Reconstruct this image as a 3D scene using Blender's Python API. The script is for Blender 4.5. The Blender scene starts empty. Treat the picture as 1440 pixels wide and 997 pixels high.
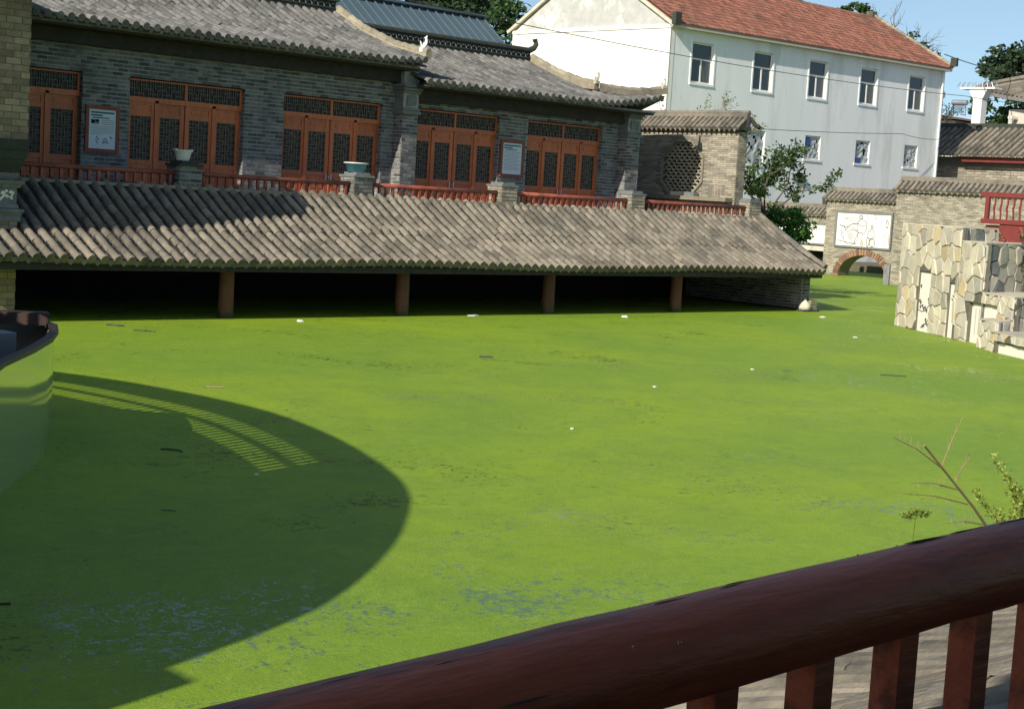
import bpy, math, random
from math import radians as R, sin, cos, pi
from mathutils import Matrix, Vector
random.seed(7)
SC = bpy.context.scene
COL = SC.collection

# ------------------------------------------------------------------ camera, world, sun, exposure
cam_d = bpy.data.cameras.new('camera'); cam = bpy.data.objects.new('camera', cam_d); COL.objects.link(cam)
cam_d.sensor_width = 36; cam_d.lens = 2215/1440*36; cam_d.clip_start = .05; cam_d.clip_end = 3000
_rt = Vector((.716985, -.694537, .059580)); _dn = Vector((-.027516, -.113601, -.993145)); _fw = Vector((.696545, .710431, -.100561))
cam.matrix_world = Matrix(((_rt.x, -_dn.x, -_fw.x, 0), (_rt.y, -_dn.y, -_fw.y, 0), (_rt.z, -_dn.z, -_fw.z, 3.0), (0, 0, 0, 1)))
SC.camera = cam
SUN = Vector((1, .235, -.61)).normalized()          # direction the light travels
w = bpy.data.worlds.new('World'); SC.world = w; w.use_nodes = True
nt = w.node_tree; bg = nt.nodes['Background']
sky = nt.nodes.new('ShaderNodeTexSky'); sky.sky_type = 'NISHITA'; sky.sun_disc = False
sky.sun_elevation = math.asin(-SUN.z)
sky.sun_rotation = math.atan2(-SUN.x, -SUN.y)      # measured from +Y, clockwise
sky.air_density = 1.0; sky.dust_density = .8; sky.ozone_density = 1.6; sky.altitude = 0
tc = nt.nodes.new('ShaderNodeTexCoord'); mpw = nt.nodes.new('ShaderNodeMapping'); mpw.inputs['Location'].default_value = (0, 0, .10)
nt.links.new(tc.outputs['Generated'], mpw.inputs[0]); nmz = nt.nodes.new('ShaderNodeVectorMath'); nmz.operation = 'NORMALIZE'
nt.links.new(mpw.outputs[0], nmz.inputs[0]); nt.links.new(nmz.outputs[0], sky.inputs[0])   # hazeless horizon, as the photograph has
tn = nt.nodes.new('ShaderNodeMix'); tn.data_type = 'RGBA'; tn.blend_type = 'MULTIPLY'; tn.inputs[0].default_value = 1; tn.inputs[7].default_value = (.93, .93, .86, 1)
nt.links.new(sky.outputs[0], tn.inputs[6]); nt.links.new(tn.outputs[2], bg.inputs[0]); bg.inputs[1].default_value = .125
sd = bpy.data.lights.new('sun', 'SUN'); sd.energy = 4.6; sd.angle = R(.5); sd.color = (1, .93, .80)
sun = bpy.data.objects.new('sun', sd); COL.objects.link(sun)
sun.rotation_euler = SUN.to_track_quat('-Z', 'Y').to_euler(); sun.location = (-30, -10, 40)
SC.view_settings.view_transform = 'Standard'; SC.view_settings.look = 'None'
SC.view_settings.exposure = .35; SC.view_settings.gamma = 1
SC.cycles.max_bounces = 6

# ------------------------------------------------------------------ materials
def mat(name, c1, c2=None, rough=.8, scale=3., bump=.0, bscale=None, vary=0., spec=.3, metal=0., stain=None, stscale=.6, detail=5., stretch=(1, 1, 1), coat=0.):
    """noise between c1 and c2; 'vary' mixes a random lightness per object and per 'tone' attribute; stain = (colour, amount)"""
    m = bpy.data.materials.new(name); m.use_nodes = True
    t = m.node_tree; N = t.nodes; L = t.links; b = N['Principled BSDF']
    b.inputs['Roughness'].default_value = rough; b.inputs['Specular IOR Level'].default_value = spec
    b.inputs['Metallic'].default_value = metal; b.inputs['Coat Weight'].default_value = coat
    geo = N.new('ShaderNodeNewGeometry')
    mp = N.new('ShaderNodeMapping'); mp.inputs['Scale'].default_value = stretch; L.new(geo.outputs['Position'], mp.inputs[0])
    if c2 is None: c2 = tuple(x*.75 for x in c1)
    n = N.new('ShaderNodeTexNoise'); n.inputs['Scale'].default_value = scale; n.inputs['Detail'].default_value = detail; n.inputs['Roughness'].default_value = .65
    L.new(mp.outputs[0], n.inputs['Vector'])
    rp = N.new('ShaderNodeMapRange'); rp.inputs[1].default_value = .32; rp.inputs[2].default_value = .68; L.new(n.outputs[0], rp.inputs[0])
    mx = N.new('ShaderNodeMix'); mx.data_type = 'RGBA'; L.new(rp.outputs[0], mx.inputs[0])
    mx.inputs[6].default_value = (*c1, 1); mx.inputs[7].default_value = (*c2, 1); out = mx.outputs[2]
    if stain:
        s = N.new('ShaderNodeTexNoise'); s.inputs['Scale'].default_value = stscale; s.inputs['Detail'].default_value = 6; s.inputs['Roughness'].default_value = .7
        L.new(mp.outputs[0], s.inputs['Vector'])
        r2 = N.new('ShaderNodeMapRange'); r2.inputs[1].default_value = .5; r2.inputs[2].default_value = .62; r2.inputs[4].default_value = stain[1]; L.new(s.outputs[0], r2.inputs[0])
        m2 = N.new('ShaderNodeMix'); m2.data_type = 'RGBA'; L.new(r2.outputs[0], m2.inputs[0]); L.new(out, m2.inputs[6]); m2.inputs[7].default_value = (*stain[0], 1); out = m2.outputs[2]
    if vary:
        oi = N.new('ShaderNodeObjectInfo'); at = N.new('ShaderNodeAttribute'); at.attribute_name = 'tone'
        ad = N.new('ShaderNodeMath'); ad.operation = 'ADD'; L.new(oi.outputs['Random'], ad.inputs[0]); L.new(at.outputs['Fac'], ad.inputs[1])
        fr = N.new('ShaderNodeMath'); fr.operation = 'FRACT'; L.new(ad.outputs[0], fr.inputs[0])
        mr = N.new('ShaderNodeMapRange'); mr.inputs[3].default_value = 1-vary; mr.inputs[4].default_value = 1+vary; L.new(fr.outputs[0], mr.inputs[0])
        hs = N.new('ShaderNodeHueSaturation'); L.new(out, hs.inputs['Color']); L.new(mr.outputs[0], hs.inputs['Value']); out = hs.outputs[0]
    L.new(out, b.inputs['Base Color'])
    if bump:
        nb = N.new('ShaderNodeTexNoise'); nb.inputs['Scale'].default_value = bscale or scale*4; nb.inputs['Detail'].default_value = 6
        L.new(mp.outputs[0], nb.inputs['Vector'])
        bp = N.new('ShaderNodeBump'); bp.inputs['Strength'].default_value = bump; bp.inputs['Distance'].default_value = .02
        L.new(nb.outputs[0], bp.inputs['Height']); L.new(bp.outputs[0], b.inputs['Normal'])
    return m

M = {}
M['brick_dark'] = mat('slate_brick', (.105, .103, .098), (.185, .183, .176), .9, 6, .4, 40, .5, stain=((.13, .13, .125), .5), stscale=1.2)
M['mortar'] = mat('lime_mortar', (.46, .46, .45), (.31, .31, .31), .95, 5, .3, 40, stain=((.09, .10, .11), .6), stscale=.8)
M['brick_tan'] = mat('tan_grey_brick', (.36, .32, .25), (.27, .24, .19), .9, 5, .5, 30, .3, stain=((.13, .12, .10), .55), stscale=1.5, stretch=(1, 1, 2.5))
M['mortar_tan'] = mat('tan_mortar', (.20, .185, .15), (.14, .13, .105), .95, 5, .3, 40)
M['brick_brown'] = mat('brown_brick', (.34, .26, .17), (.23, .18, .12), .9, 8, .5, 40, .3)
M['brick_red'] = mat('red_brown_brick', (.30, .16, .09), (.20, .12, .08), .9, 8, .4, 40, .4)
M['tile'] = mat('grey_clay_tile', (.232, .200, .155), (.155, .137, .110), .85, 7, .5, 45, .27, stain=((.085, .083, .070), .8), stscale=.7)
M['tile_far'] = mat('weathered_grey_tile', (.175, .170, .160), (.115, .112, .107), .85, 7, .5, 45, .30, stain=((.065, .066, .064), .7), stscale=1.1)
M['tile_dark'] = mat('shade_dark_pan_tile', (.055, .053, .048), (.032, .031, .028), .9, 9, .4, 45, .3)  # darker colour stands in for the shade between the cover rows
M['lichen'] = mat('lichen_tile', (.33, .285, .20), (.21, .185, .14), .9, 5, .4, 30, .25)
M['slate'] = mat('carved_slate', (.20, .215, .21), (.13, .14, .14), .8, 6, .4, 40)
M['slate_dark'] = mat('mossy_slate', (.055, .062, .05), (.035, .04, .033), .9, 4, .4, 30)
M['eave'] = mat('dark_eave_timber', (.055, .05, .045), (.03, .028, .026), .8, 6, .2, 30)
M['fascia'] = mat('worn_fascia', (.26, .25, .235), (.13, .125, .115), .8, 4, .2, 30, stretch=(1, 1, 6))
M['door'] = mat('orange_varnished_timber', (.58, .150, .045), (.40, .100, .032), .42, 3, .15, 25, .12, .5, stretch=(3, 3, .7))
M['redwood'] = mat('red_painted_timber', (.34, .085, .052), (.22, .058, .038), .5, 4, .2, 30, .2, .5, stain=((.10, .04, .03), .6), stscale=2)
M['darkred'] = mat('dark_red_log', (.52, .135, .068), (.32, .080, .042), .5, 5, .22, 20, .15, .3, stretch=(.5, 3, 3), stain=((.075, .032, .026), .75), stscale=3)
M['column'] = mat('brown_red_column', (.13, .055, .032), (.085, .037, .022), .6, 4, .2, 20, .15)
M['lattice'] = mat('weathered_lattice', (.23, .185, .13), (.15, .12, .09), .8, 6)
M['glass'] = mat('dark_door_glass', (.012, .013, .014), (.02, .02, .02), .22, 2, spec=.22)
M['window_glass'] = mat('blue_window_glass', (.035, .048, .056), (.02, .028, .034), .12, .5, spec=.5)
M['curtain'] = mat('curtained_glass', (.11, .12, .12), (.06, .07, .075), .3, 2, stretch=(6, 1, .4), spec=.4)
M['wet'] = mat('wet_algae_stain', (.030, .036, .014), (.05, .06, .02), .5, 9)
M['black'] = mat('dark_interior', (.012, .012, .011), (.008, .008, .008), .95, 2)  # near-black colour stands in for deep shade behind openings and under the porch
M['white'] = mat('white_paint', (.78, .77, .73), (.70, .69, .66), .7, 3)
M['whitewash'] = mat('white_lime_wall', (.80, .79, .74), (.74, .73, .68), .85, 1.2, .1, 20, stain=((.60, .59, .55), .5), stscale=.5)
M['greywash'] = mat('pale_grey_wall', (.82, .84, .84), (.76, .78, .78), .85, .7, .1, 15, stain=((.60, .61, .60), .7), stscale=.5, stretch=(1, 1, .22))
M['cement'] = mat('peeling_cement', (.50, .50, .47), (.38, .38, .36), .9, 1.5, .3, 15, stain=((.70, .69, .66), .8), stscale=.6)
M['redtile'] = mat('red_interlocking_tile', (.34, .135, .088), (.23, .098, .068), .85, 5, .3, 30, .3, stain=((.14, .10, .07), .5), stscale=.7)
M['metalroof'] = mat('blue_grey_sheet_roof', (.085, .125, .150), (.070, .105, .13), .45, .8, spec=.4)
M['steel'] = mat('galvanised_steel', (.42, .46, .50), (.34, .38, .42), .35, 4, metal=.6)
M['stone'] = mat('pale_rubble_stone', (.58, .53, .41), (.44, .40, .31), .85, 2.5, .6, 25, .18)
M['stone_grey'] = mat('grey_rubble_stone', (.47, .44, .36), (.35, .33, .28), .85, 2.5, .6, 25, .22)
M['stone_ochre'] = mat('ochre_rubble_stone', (.54, .44, .27), (.44, .37, .25), .85, 3.5, .5, 25, .2)
M['joint'] = mat('dark_stone_joint', (.15, .14, .11), (.10, .095, .08), .95, 6)
M['panel'] = mat('white_print_panel', (.80, .76, .68), (.76, .72, .65), .75, 2)
M['ink'] = mat('black_ink', (.05, .05, .05), (.08, .08, .07), .8, 8)
M['ink_grey'] = mat('grey_ink', (.28, .27, .25), (.20, .19, .18), .8, 8)
M['ink_green'] = mat('green_print', (.05, .13, .11), (.06, .15, .13), .8, 8)
M['paper'] = mat('notice_paper', (.60, .68, .74), (.56, .64, .70), .4, 3, spec=.5)
M['boardframe'] = mat('red_board_frame', (.27, .085, .05), (.20, .06, .04), .55, 5)
M['redbalcony'] = mat('bright_red_paint', (.20, .038, .034), (.15, .032, .028), .5, 3)
M['blue'] = mat('blue_plastic', (.16, .42, .55), (.14, .38, .50), .35, 3, spec=.5)
M['bluepatch'] = mat('deep_blue_sheet', (.04, .10, .30), (.03, .08, .24), .5, 3)
M['whiteplastic'] = mat('white_plastic', (.66, .68, .64), (.60, .62, .58), .4, 3, spec=.5)
M['sheet'] = mat('crumpled_clear_sheet', (.46, .49, .50), (.25, .28, .30), .3, 3.5, .6, 9)
M['hull'] = mat('glossy_hull', (.78, .82, .60), (.70, .74, .54), .09, .8, spec=.6, metal=.8, coat=.3)
M['deck'] = mat('maroon_deck', (.12, .045, .040), (.07, .032, .03), .6, 5, .2, 20)
M['trim'] = mat('dark_boat_trim', (.085, .055, .045), (.055, .038, .034), .5, 6)
M['bark'] = mat('bark', (.13, .10, .07), (.07, .055, .04), .95, 8, .5, 30)
M['deadwood'] = mat('dead_wood', (.17, .145, .12), (.10, .09, .08), .95, 8)
def leafmat(name, c, c2, vary=.4):
    m = mat(name, c, c2, .6, 2.5, vary=vary, spec=.35)
    t = m.node_tree; b = t.nodes['Principled BSDF']; tr = t.nodes.new('ShaderNodeBsdfTranslucent'); mx = t.nodes.new('ShaderNodeMixShader'); mx.inputs[0].default_value = .25
    src = b.inputs['Base Color'].links[0].from_socket
    t.links.new(src, tr.inputs[0]); t.links.new(b.outputs[0], mx.inputs[1]); t.links.new(tr.outputs[0], mx.inputs[2]); t.links.new(mx.outputs[0], t.nodes['Material Output'].inputs[0])
    return m
M['leaf'] = leafmat('mid_green_leaf', (.055, .11, .025), (.035, .075, .02))
M['leaf_dark'] = leafmat('dark_green_leaf', (.035, .065, .025), (.022, .045, .018))
M['leaf_bright'] = leafmat('bright_green_leaf', (.06, .17, .025), (.04, .12, .02))
M['leaf_pale'] = leafmat('pale_olive_leaf', (.17, .20, .09), (.12, .15, .06))
M['weed'] = leafmat('yellow_green_weed', (.22, .27, .04), (.14, .20, .03))
M['weed_pale'] = leafmat('pale_feathery_weed', (.36, .42, .09), (.24, .32, .06))
M['twig'] = mat('dry_twig', (.36, .28, .15), (.24, .17, .09), .8, 12)
M['soil'] = mat('bare_soil', (.16, .14, .10), (.10, .10, .06), .95, 1, .3, 8)
M['sand'] = mat('pale_render', (.55, .50, .42), (.48, .44, .37), .9, 2)

BLOBS = [(7.5, 8.1, .9, .16), (8.3, 8.3, .8, .12), (6.9, 8.4, .7, .12), (8.6, 9.3, 1.1, .10), (9.8, 11.35, .6, .26), (9.3, 11.5, .8, .18), (8.4, 10.9, .8, .14), (11.4, 9.6, 1.3, .10), (10.2, 9.7, 1.2, .09), (13.5, 10.1, 1.2, .08)]
def duckweed():
    m = bpy.data.materials.new('duckweed_water'); m.use_nodes = True
    t = m.node_tree; N = t.nodes; L = t.links; b = N['Principled BSDF']
    geo = N.new('ShaderNodeNewGeometry'); pos = geo.outputs['Position']
    def noise(s, d=4, rough=.6, dist=0.):
        n = N.new('ShaderNodeTexNoise'); n.inputs['Scale'].default_value = s; n.inputs['Detail'].default_value = d
        n.inputs['Roughness'].default_value = rough; n.inputs['Distortion'].default_value = dist; L.new(pos, n.inputs['Vector']); return n.outputs[0]
    def mr(x, a, b_, c=0., d=1.):
        n = N.new('ShaderNodeMapRange'); n.inputs[1].default_value = a; n.inputs[2].default_value = b_; n.inputs[3].default_value = c; n.inputs[4].default_value = d
        L.new(x, n.inputs[0]); return n.outputs[0]
    def mix(f, a, c):
        n = N.new('ShaderNodeMix'); n.data_type = 'RGBA'; L.new(f, n.inputs[0])
        for k, v in ((6, a), (7, c)):
            if isinstance(v, tuple): n.inputs[k].default_value = (*v, 1)
            else: L.new(v, n.inputs[k])
        return n.outputs[2]
    def math_(op, a, c):
        n = N.new('ShaderNodeMath'); n.operation = op
        for k, v in ((0, a), (1, c)):
            if isinstance(v, (int, float)): n.inputs[k].default_value = v
            else: L.new(v, n.inputs[k])
        return n.outputs[0]
    big = noise(.16, 3, .55, .6); mid = noise(1.1, 5, .7, .5); fine = noise(38, 3, .6); cell = noise(110, 2, .6)
    c = mix(mr(big, .35, .65), (.165, .285, .022), (.275, .385, .012))
    c = mix(mr(mid, .38, .68, 0, .6), c, (.125, .220, .034))
    c = mix(mr(fine, .3, .7, 0, .5), c, (.31, .43, .04))
    c = mix(mr(cell, .45, .75, 0, .55), c, (.08, .15, .015))
    scum = noise(.55, 6, .72, 2.2); band_ = math_('ABSOLUTE', math_('SUBTRACT', scum, .5), 0)
    c = mix(mr(band_, .0, .022, .38, 0), c, (.30, .40, .06))
    c = mix(mr(noise(5.5, 5, .75, .4), .52, .72, 0, .45), c, (.09, .19, .02))
    L.new(c, b.inputs['Base Color']); b.inputs['Roughness'].default_value = .6; b.inputs['Specular IOR Level'].default_value = .17
    b.inputs['Sheen Weight'].default_value = .0
    bp = N.new('ShaderNodeBump'); bp.inputs['Strength'].default_value = .55; bp.inputs['Distance'].default_value = .012
    L.new(math_('ADD', fine, cell), bp.inputs['Height']); L.new(bp.outputs[0], b.inputs['Normal'])
    wtr = N.new('ShaderNodeBsdfPrincipled'); wtr.inputs['Base Color'].default_value = (.02, .035, .03, 1); wtr.inputs['Roughness'].default_value = .07
    wtr.inputs['Specular IOR Level'].default_value = .6
    # open water shows between the weed in ragged patches
    patch = noise(.33, 4, .6, 1.2); rag = noise(11, 5, .75, 1.0)
    def blob(x, y, r, amt):
        n = N.new('ShaderNodeVectorMath'); n.operation = 'DISTANCE'; L.new(pos, n.inputs[0]); n.inputs[1].default_value = (x, y, 0)
        return mr(n.outputs['Value'], 0, r, amt, 0)
    for bl in BLOBS: patch = math_('ADD', patch, blob(*bl))
    patch = math_('ADD', patch, math_('MULTIPLY', math_('SUBTRACT', noise(1.6, 3, .6, .5), .5), .22))
    thr = mr(patch, .45, .78, .675, .49)
    gap = math_('GREATER_THAN', rag, thr)
    near = noise(34, 3, .7, .6)
    gap2 = math_('MULTIPLY', mr(math_('SUBTRACT', rag, thr), -.10, .0), math_('GREATER_THAN', near, .57))
    g = math_('MAXIMUM', gap, gap2)
    g = math_('MULTIPLY', g, .68)
    ms = N.new('ShaderNodeMixShader'); L.new(g, ms.inputs[0]); L.new(b.outputs[0], ms.inputs[1]); L.new(wtr.outputs[0], ms.inputs[2])
    L.new(ms.outputs[0], N['Material Output'].inputs[0])
    return m
M['duckweed'] = duckweed()

# ------------------------------------------------------------------ mesh and object helpers
ORG = {}
def tag(o, label=None, cat=None, group=None, kind=None):
    if label: o['label'] = label
    if cat: o['category'] = cat
    if group: o['group'] = group
    if kind: o['kind'] = kind
    return o
def thing(name, loc, label, cat, group=None):
    o = bpy.data.objects.new(name, None); COL.objects.link(o); o.location = loc; o.empty_display_size = .2
    ORG[o] = Vector(loc); return tag(o, label, cat, group)
def put(name, me, parent, loc, rot=None, m=None):
    """link an object that shares a mesh; loc in world coordinates"""
    o = bpy.data.objects.new(name, me); COL.objects.link(o)
    if parent: o.parent = parent
    o.location = Vector(loc)-(ORG[parent] if parent else Vector((0, 0, 0)))
    if rot is not None: o.rotation_euler = rot
    ORG[o] = Vector(loc); return o

class MB:
    def __init__(s): s.v = []; s.f = []; s.t = []; s.ts = []; s.mi = []; s.cm = 0
    def face(s, pts, tone=0.):
        n = len(s.v); s.v.extend([tuple(p) for p in pts]); s.f.append(tuple(range(n, n+len(pts)))); s.t.append(tone); s.mi.append(s.cm)
    def add(s, vs, fs, tone=0.):
        n = len(s.v); s.v.extend([tuple(p) for p in vs])
        for f in fs: s.f.append(tuple(i+n for i in f)); s.t.append(tone); s.mi.append(s.cm)
    def box(s, a, b, tone=0., skip=()):
        x0, y0, z0 = a; x1, y1, z1 = b
        if x0 > x1: x0, x1 = x1, x0
        if y0 > y1: y0, y1 = y1, y0
        if z0 > z1: z0, z1 = z1, z0
        vs = [(x0,y0,z0),(x1,y0,z0),(x1,y1,z0),(x0,y1,z0),(x0,y0,z1),(x1,y0,z1),(x1,y1,z1),(x0,y1,z1)]
        fs = {'-z':(0,3,2,1),'+z':(4,5,6,7),'-y':(0,1,5,4),'+x':(1,2,6,5),'+y':(2,3,7,6),'-x':(3,0,4,7)}
        s.add(vs, [f for k, f in fs.items() if k not in skip], tone)
    def obox(s, c, ux, uy, uz, tone=0.):
        c, ux, uy, uz = map(Vector, (c, ux, uy, uz))
        vs = [c+a*ux+b*uy+d*uz for d in (-.5, .5) for a, b in ((-.5,-.5),(.5,-.5),(.5,.5),(-.5,.5))]
        s.add(vs, [(0,3,2,1),(4,5,6,7),(0,1,5,4),(1,2,6,5),(2,3,7,6),(3,0,4,7)], tone)
    def beam(s, p, q, w_, h, up=(0, 0, 1), tone=0.):
        p, q, up = Vector(p), Vector(q), Vector(up); d = q-p
        sd_ = d.cross(up)
        if sd_.length < 1e-6: sd_ = d.cross(Vector((1, 0, 0)))
        sd_.normalize(); u = sd_.cross(d).normalized()
        s.obox((p+q)/2, d, sd_*w_, u*h, tone)
    def tube(s, pts, r, n=8, caps=True, tone=0.):
        pts = [Vector(p) for p in pts]; rs = r if isinstance(r, (list, tuple)) else [r]*len(pts)
        base = len(s.v); prev = None
        for i, p in enumerate(pts):
            d = (pts[min(i+1, len(pts)-1)]-pts[max(i-1, 0)]).normalized()
            ref = Vector((0, 0, 1)) if abs(d.z) < .9 else Vector((1, 0, 0))
            if prev is not None: a = (prev-d*prev.dot(d)).normalized()
            else: a = d.cross(ref).normalized()
            prev = a; b = d.cross(a)
            for k in range(n):
                an = 2*pi*k/n; s.v.append(tuple(p+(a*cos(an)+b*sin(an))*rs[i]))
        for i in range(len(pts)-1):
            for k in range(n):
                k2 = (k+1) % n; s.f.append((base+i*n+k, base+i*n+k2, base+(i+1)*n+k2, base+(i+1)*n+k)); s.t.append(tone); s.mi.append(s.cm)
        if caps:
            s.f.append(tuple(base+k for k in range(n))[::-1]); s.t.append(tone); s.mi.append(s.cm)
            s.f.append(tuple(base+(len(pts)-1)*n+k for k in range(n))); s.t.append(tone); s.mi.append(s.cm)
    def lathe(s, c, prof, n=16, tone=0.):
        base = len(s.v); c = Vector(c)
        for r, z in prof:
            for k in range(n): s.v.append((c.x+r*cos(2*pi*k/n), c.y+r*sin(2*pi*k/n), c.z+z))
        for i in range(len(prof)-1):
            for k in range(n):
                k2 = (k+1) % n; s.f.append((base+i*n+k, base+i*n+k2, base+(i+1)*n+k2, base+(i+1)*n+k)); s.t.append(tone); s.mi.append(s.cm)
    def prism(s, poly, z0, z1, tone=0.):
        n = len(poly); vs = [(x, y, z0) for x, y in poly]+[(x, y, z1) for x, y in poly]
        s.add(vs, [tuple(range(n))[::-1], tuple(range(n, 2*n))]+[(i, (i+1) % n, n+(i+1) % n, n+i) for i in range(n)], tone)
    def inst(s, me, mtx, tone=0.):
        vs, fs = me; s.add([mtx @ v for v in vs], fs, tone)
    def mesh(s, name, m, org=(0, 0, 0), smooth=False):
        me = bpy.data.meshes.new(name); o = Vector(org)
        me.from_pydata([(x-o.x, y-o.y, z-o.z) for x, y, z in s.v], [], s.f); 
        for mm in (m if isinstance(m, list) else [m]): me.materials.append(mm)
        if isinstance(m, list): me.polygons.foreach_set('material_index', s.mi)
        if any(s.t):
            a = me.attributes.new('tone', 'FLOAT', 'FACE'); a.data.foreach_set('value', s.t)
        if smooth: me.polygons.foreach_set('use_smooth', [True]*len(me.polygons))
        me.update(); return me
    def build(s, name, m, parent=None, loc=None, smooth=False, kind=None, label=None):
        if loc is None: loc = ORG[parent] if parent else (0, 0, 0)
        me = s.mesh(name, m, loc, smooth); o = put(name, me, parent, loc)
        if kind: o['kind'] = kind
        if label: o['label'] = label
        return o

def rnd(a, b): return random.uniform(a, b)

# brick faces: a plane given by origin o, horizontal unit u, outward normal n; w wide, from z0 to z1; holes = [(a0,a1,z0,z1)]
def rect_minus(w_, z0, z1, holes):
    zs = sorted({z0, z1, *[min(max(h[k], z0), z1) for h in holes for k in (2, 3)]}); out = []
    for za, zb in zip(zs, zs[1:]):
        if zb-za < 1e-4: continue
        zm = (za+zb)/2; cuts = sorted([(max(h[0], 0), min(h[1], w_)) for h in holes if h[2] < zm < h[3]]); x = 0
        for a, b in cuts:
            if a > x: out.append((x, a, za, zb))
            x = max(x, b)
        if x < w_: out.append((x, w_, za, zb))
    return out
def brick_layer(mb, o, u, n, w_, z0, z1, holes=(), bl=.25, bh=.074, j=.020, proud=.012, inside=None, jit=.004, zbase=None, list_out=None):
    o, u, n = Vector(o), Vector(u), Vector(n); row = 0; z = z0 if zbase is None else zbase
    while z < z1-.02:
        za, zb = max(z, z0), min(z+bh, z1)
        if zb-za > .02:
            for (a, b, _, _) in rect_minus(w_, za+.001, zb-.001, [h for h in holes]):
                x = -((row % 2)*(bl+j)/2)-0.0
                while x < b:
                    xa, xb = max(x, a), min(x+bl, b)
                    if xb-xa > .04 and (inside is None or inside((xa+xb)/2, (za+zb)/2)):
                        p = proud+rnd(-jit, jit); c = o+u*((xa+xb)/2)+n*(p/2); c.z += (za+zb)/2
                        e = (c, u*(xb-xa), n*p, Vector((0, 0, zb-za)), random.random())
                        if list_out is not None: list_out.append(e)
                        else: mb.obox(*e)
                    x += bl+j
        z += bh+j; row += 1
def backing(mb, o, u, n, w_, z0, z1, holes=(), th=.2):
    o, u, n = Vector(o), Vector(u), Vector(n)
    for a, b, za, zb in rect_minus(w_, z0, z1, list(holes)):
        c = o+u*((a+b)/2)-n*(th/2); c.z += (za+zb)/2
        mb.obox(c, u*(b-a), n*th, Vector((0, 0, zb-za)))
def brick_parts(parent, lst, m, n=300, name='brick'):
    """the n bricks that show largest (nearest) as objects sharing meshes, the rest joined as stuff"""
    lst.sort(key=lambda e: (e[0]-cam.location).length); cache = {}
    for c, a, b, d, t in lst[:n]:
        key = (round(a.x, 2), round(a.y, 2), round(d.z, 3))
        if key not in cache:
            q = MB(); q.obox((0, 0, 0), a, b, d); cache[key] = q.mesh(name, m)
        put(name, cache[key], parent, c)
    if lst[n:]:
        q = MB()
        for e in lst[n:]: q.obox(*e)
        q.build('brickwork', m, parent, kind='stuff')

# curved clay tiles
def cover_mesh(L=.3, r=.085, disc=False, n=6):
    vs = []; fs = []
    rings = [(-.01, r*1.05), (0.0, r*1.07), (L*1.08, r*.93)]
    for y, rr in rings:
        for k in range(n+1):
            a = pi*k/n; vs.append(Vector((rr*cos(a), y, rr*sin(a)*.95+.0)))
    for i in range(2):
        for k in range(n): fs.append((i*(n+1)+k, i*(n+1)+k+1, (i+1)*(n+1)+k+1, (i+1)*(n+1)+k))
    fs.append(tuple(range(n+1))[::-1])
    if disc:
        b = len(vs); m_ = 10
        for y in (-.075, 0.0):
            for k in range(m_): vs.append(Vector((r*1.12*cos(2*pi*k/m_), y, r*1.12*sin(2*pi*k/m_)+.01)))
        fs.append(tuple(range(b, b+m_))[::-1])
        for k in range(m_): fs.append((b+k, b+(k+1) % m_, b+m_+(k+1) % m_, b+m_+k))
        b = len(vs)                                # raised boss on the disc
        for k in range(6): vs.append(Vector((r*.5*cos(2*pi*k/6), -.088, r*.5*sin(2*pi*k/6)+.01)))
        fs.append(tuple(range(b, b+6))[::-1])
    return vs, fs
def drip_mesh(s_=.29):
    h = s_/2; pts = [(-h*.75, -.02), (-h*.6, -.06), (-h*.3, -.105), (0, -.14), (h*.3, -.105), (h*.6, -.06), (h*.75, -.02)]
    vs = [Vector((x, -.02, z)) for x, z in pts]+[Vector((x, 0, z)) for x, z in pts]; n = len(pts)
    return vs, [tuple(range(n)), tuple(range(n, 2*n))[::-1]]+[(i, i+1, n+i+1, n+i) for i in range(n-1)]
def tmesh(name, data, m, smooth=False):
    q = MB(); q.add(*data); return q.mesh(name, m)
def path_at(prof, s_):
    acc = 0
    for (a, b) in zip(prof, prof[1:]):
        l = math.hypot(b[0]-a[0], b[1]-a[1])
        if s_ <= acc+l or (b is prof[-1]):
            t = (s_-acc)/l; return a[0]+(b[0]-a[0])*t, a[1]+(b[1]-a[1])*t, math.atan2(b[1]-a[1], b[0]-a[0])
        acc += l
def path_len(prof): return sum(math.hypot(b[0]-a[0], b[1]-a[1]) for a, b in zip(prof, prof[1:]))
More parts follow.
